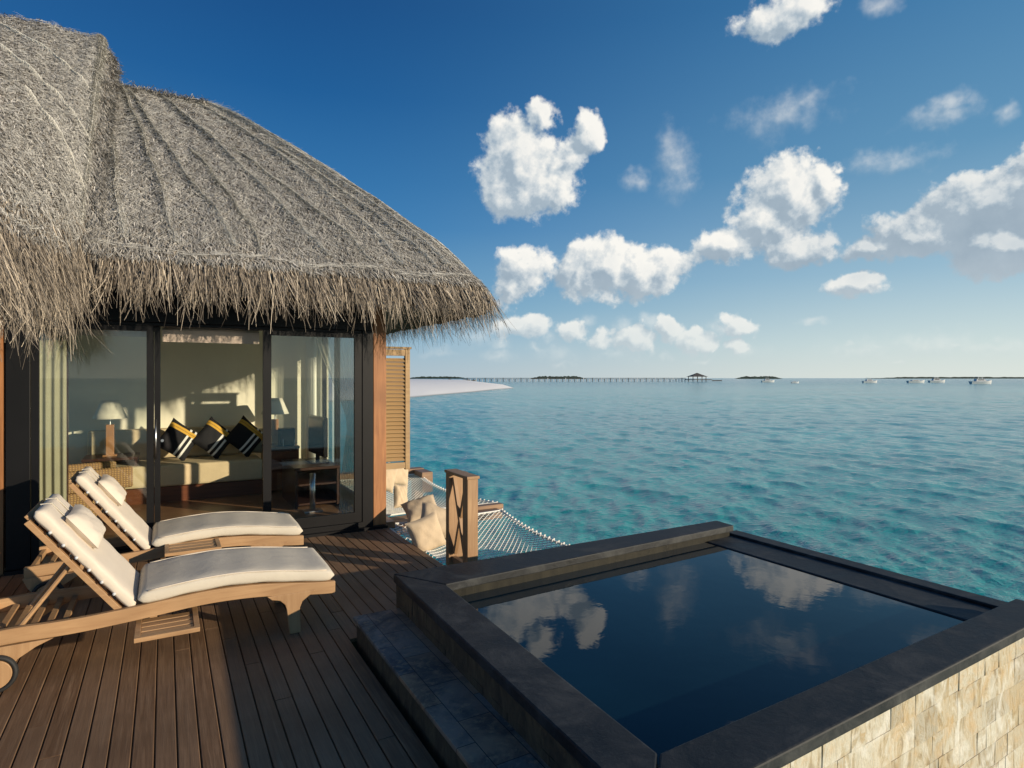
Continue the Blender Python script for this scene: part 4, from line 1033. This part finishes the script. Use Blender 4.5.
for x0, x1, l in ((-.02, .88, 'rolled fabric blind above the open middle doorway'), (-.90, -.10, 'rolled fabric blind above the closed left door')):
    bl = thing('roller_blind', l, 'blind', ((x0+x1)/2, 7.0, 2.05)); w_ = (x1-x0)/2
    m = MB(); m.tube([(-w_, .035, .13), (w_, .035, .13)], .028, 12); m.build('roll', 'blind', bl, smooth=True)
    m = MB(); m.box(-w_, w_, .004, .010, .03 if x0 > -.5 else .07, .13); m.box(-w_, w_, .0, .014, .012 if x0 > -.5 else .055, .029 if x0 > -.5 else .069); m.build('fabric', 'blind', bl)
# rattan armchair
ac = thing('armchair', 'woven rattan armchair behind the closed left door', 'armchair', (-.82, 8.35, .04), R(18))
m = MB(); m.box(-.36, .36, -.34, .36, .10, .42); m.build('seat', 'rattan', ac, bevel=.03)
m = MB(); m.box(-.30, .30, -.32, .24, .425, .52); m.build('seat_cushion', 'sofa_fabric', ac, bevel=.03)
m = MB(); m.prof([(-.40,.43), (-.30,.43), (-.42,.92), (-.50,.92)], -.33, .35); m.build('backrest', 'rattan', ac, bevel=.02)
for y in (-.34, .29): m = MB(); m.box(-.29, .42, y-.03, y+.05, .425, .66); m.build('armrest', 'rattan', ac, bevel=.02)
for x in (-.3, .3):
    for y in (-.28, .30): m = MB(); m.box(x-.03, x+.03, y-.03, y+.03, 0, .098); m.build('leg', 'dark_furniture', ac)

# ------------------------------------------------------------ far water things
pier = thing('pier', 'long low wooden jetty on posts stretching toward the pavilion', 'pier', atd(560, 620, SEA))
def far_box(mb, px0, px1, d, z0, z1, dep=2, base=None):
    a, b = atd(px0, d), atd(px1, d); c, e = atd(px1, d+dep), atd(px0, d+dep); bb = base or Vector()
    mb.add([(p.x-bb.x, p.y-bb.y, z) for z in (z0, z1) for p in (a, b, c, e)], [(0,3,2,1), (4,5,6,7), (0,1,5,4), (1,2,6,5), (2,3,7,6), (3,0,4,7)])
bb = pier.location
m = MB(); far_box(m, 466, 686, 620, 2.6, 3.1, 3, bb); m.build('walkway', 'far_wood', pier)
for k in range(74):
    m = MB(); px = 467+k*2.98; far_box(m, px, px+.75, 619.5, -.5, 2.6 if k % 3 else 3.9, 1, bb); m.build('piling', 'hull_white' if k % 2 else 'far_wood', pier)
m = MB(); far_box(m, 466, 686, 619.8, 3.75, 3.95, .3, bb); m.build('handrail', 'far_wood', pier)
pv = thing('pavilion', 'thatched pavilion on stilts at the end of the long jetty', 'pavilion', atd(697, 620, SEA))
m = MB(); far_box(m, 685, 712, 617, 1.6, 2.4, 10, pv.location); far_box(m, 712, 722, 619, .6, 1.6, 5, pv.location); m.build('platform', 'far_wood', pv)
m = MB()
for z, s, o in ((5.0, 8.6, 0), (7.4, 3.2, 0), (8.9, .4, 0)): m.add([(-s, -s, z), (s, -s, z), (s, s, z), (-s, s, z)], [])
m.f += [(0,1,5,4), (1,2,6,5), (2,3,7,6), (3,0,4,7), (4,5,9,8), (5,6,10,9), (6,7,11,10), (7,4,8,11), (8,9,10,11), (3,2,1,0)]
o = m.build('roof', 'far_thatch', pv); o.rotation_euler = (0, 0, R(-29.7)); 
for k, px in enumerate((688.5, 693, 697.5, 702, 706)): m = MB(); far_box(m, px-.4, px+.4, 618, -.5, 5.4, .8, pv.location); m.build('post', 'far_wood', pv)
def boat(px, py, wpx, label, style):
    p = at(px, py, SEA); d = p.x*FX+p.y*FY; L = .86*wpx/609*d; t = thing('boat', label, 'boat', p, R(-29.7), 'boats moored offshore')
    h = L*.10+.35; m = MB(); n = 12; rows = []
    for i in range(n+1):
        u = i/n*2-1; bw = L*.13*(1-max(0, u)**2.4)*(1 if u < .99 else .1); sh_ = h*(1+.45*max(0, u)**2)
        rows.append([(u*L/2, -bw, sh_), (u*L/2*.94, -bw*.5, -.2), (u*L/2*.94, bw*.5, -.2), (u*L/2, bw, sh_)])
    vs = [v for rw in rows for v in rw]; fs = []
    for i in range(n):
        a = i*4; fs += [(a, a+1, a+5, a+4), (a+1, a+2, a+6, a+5), (a+2, a+3, a+7, a+6), (a+3, a, a+4, a+7)]
    fs += [(3, 2, 1, 0), (n*4, n*4+1, n*4+2, n*4+3)]; m.add(vs, fs); m.build('hull', 'hull_white', t)
    m = MB(); ch = h*.9 if style else h*.45
    m.prof([(-L*.28, h), (L*.20, h), (L*.10, h+ch), (-L*.25, h+ch)], -L*.09, L*.09); m.build('cabin', 'hull_white', t)
    m = MB(); m.box(-L*.20, L*.08, -L*.091, L*.091, h+ch*.4, h+ch*.75); m.build('window', 'dark_glass', t)
    if style: m = MB(); m.box(-L*.22, L*.04, -L*.1, L*.1, h+ch*1.7, h+ch*1.85); m.box(-L*.02, L*.0, -L*.09, -L*.085, h+ch, h+ch*1.7); m.box(-L*.2, -L*.18, -L*.09, -L*.085, h+ch, h+ch*1.7); m.build('canopy', 'hull_white', t)
for a in ((768, 382.3, 15, 'small white cabin boat nearest the pavilion, left of the open dinghy', 1), (795, 383.2, 9, 'tiny dark low dinghy between two white boats', 0), (870, 383.0, 17, 'white cabin boat with a tall cabin, mid water', 1),
          (916, 383.0, 20, 'long low white boat left of its twin', 0), (937, 382.6, 19, 'white boat just right of the long low one', 1), (981, 384.0, 25, 'largest white boat at the far right edge', 1)): boat(*a)
r = random.Random(3)
for k in range(11):
    p = at(424+k*5.0+r.uniform(-1, 1), 380.9+r.random()*.5, SEA); m = MB(); s = r.uniform(1.6, 3.6)
    ph = [r.uniform(.7, 1.2) for _ in range(40)]
    def f(u, v): a = u*2*math.pi; b = v*math.pi/2; q = s*ph[int(u*7.99) % 8+8*int(v*3.99)]; return (q*1.6*math.cos(a)*math.cos(b), q*math.sin(a)*math.cos(b), q*.75*math.sin(b)-.2)
    m.grid(f, 8, 4); o = m.build('rock', 'rock'); o.location = p; tag(o, 'dark boulder in the breakwater row beyond the white sandbank', 'rock', 'breakwater rocks beyond the sandbank')
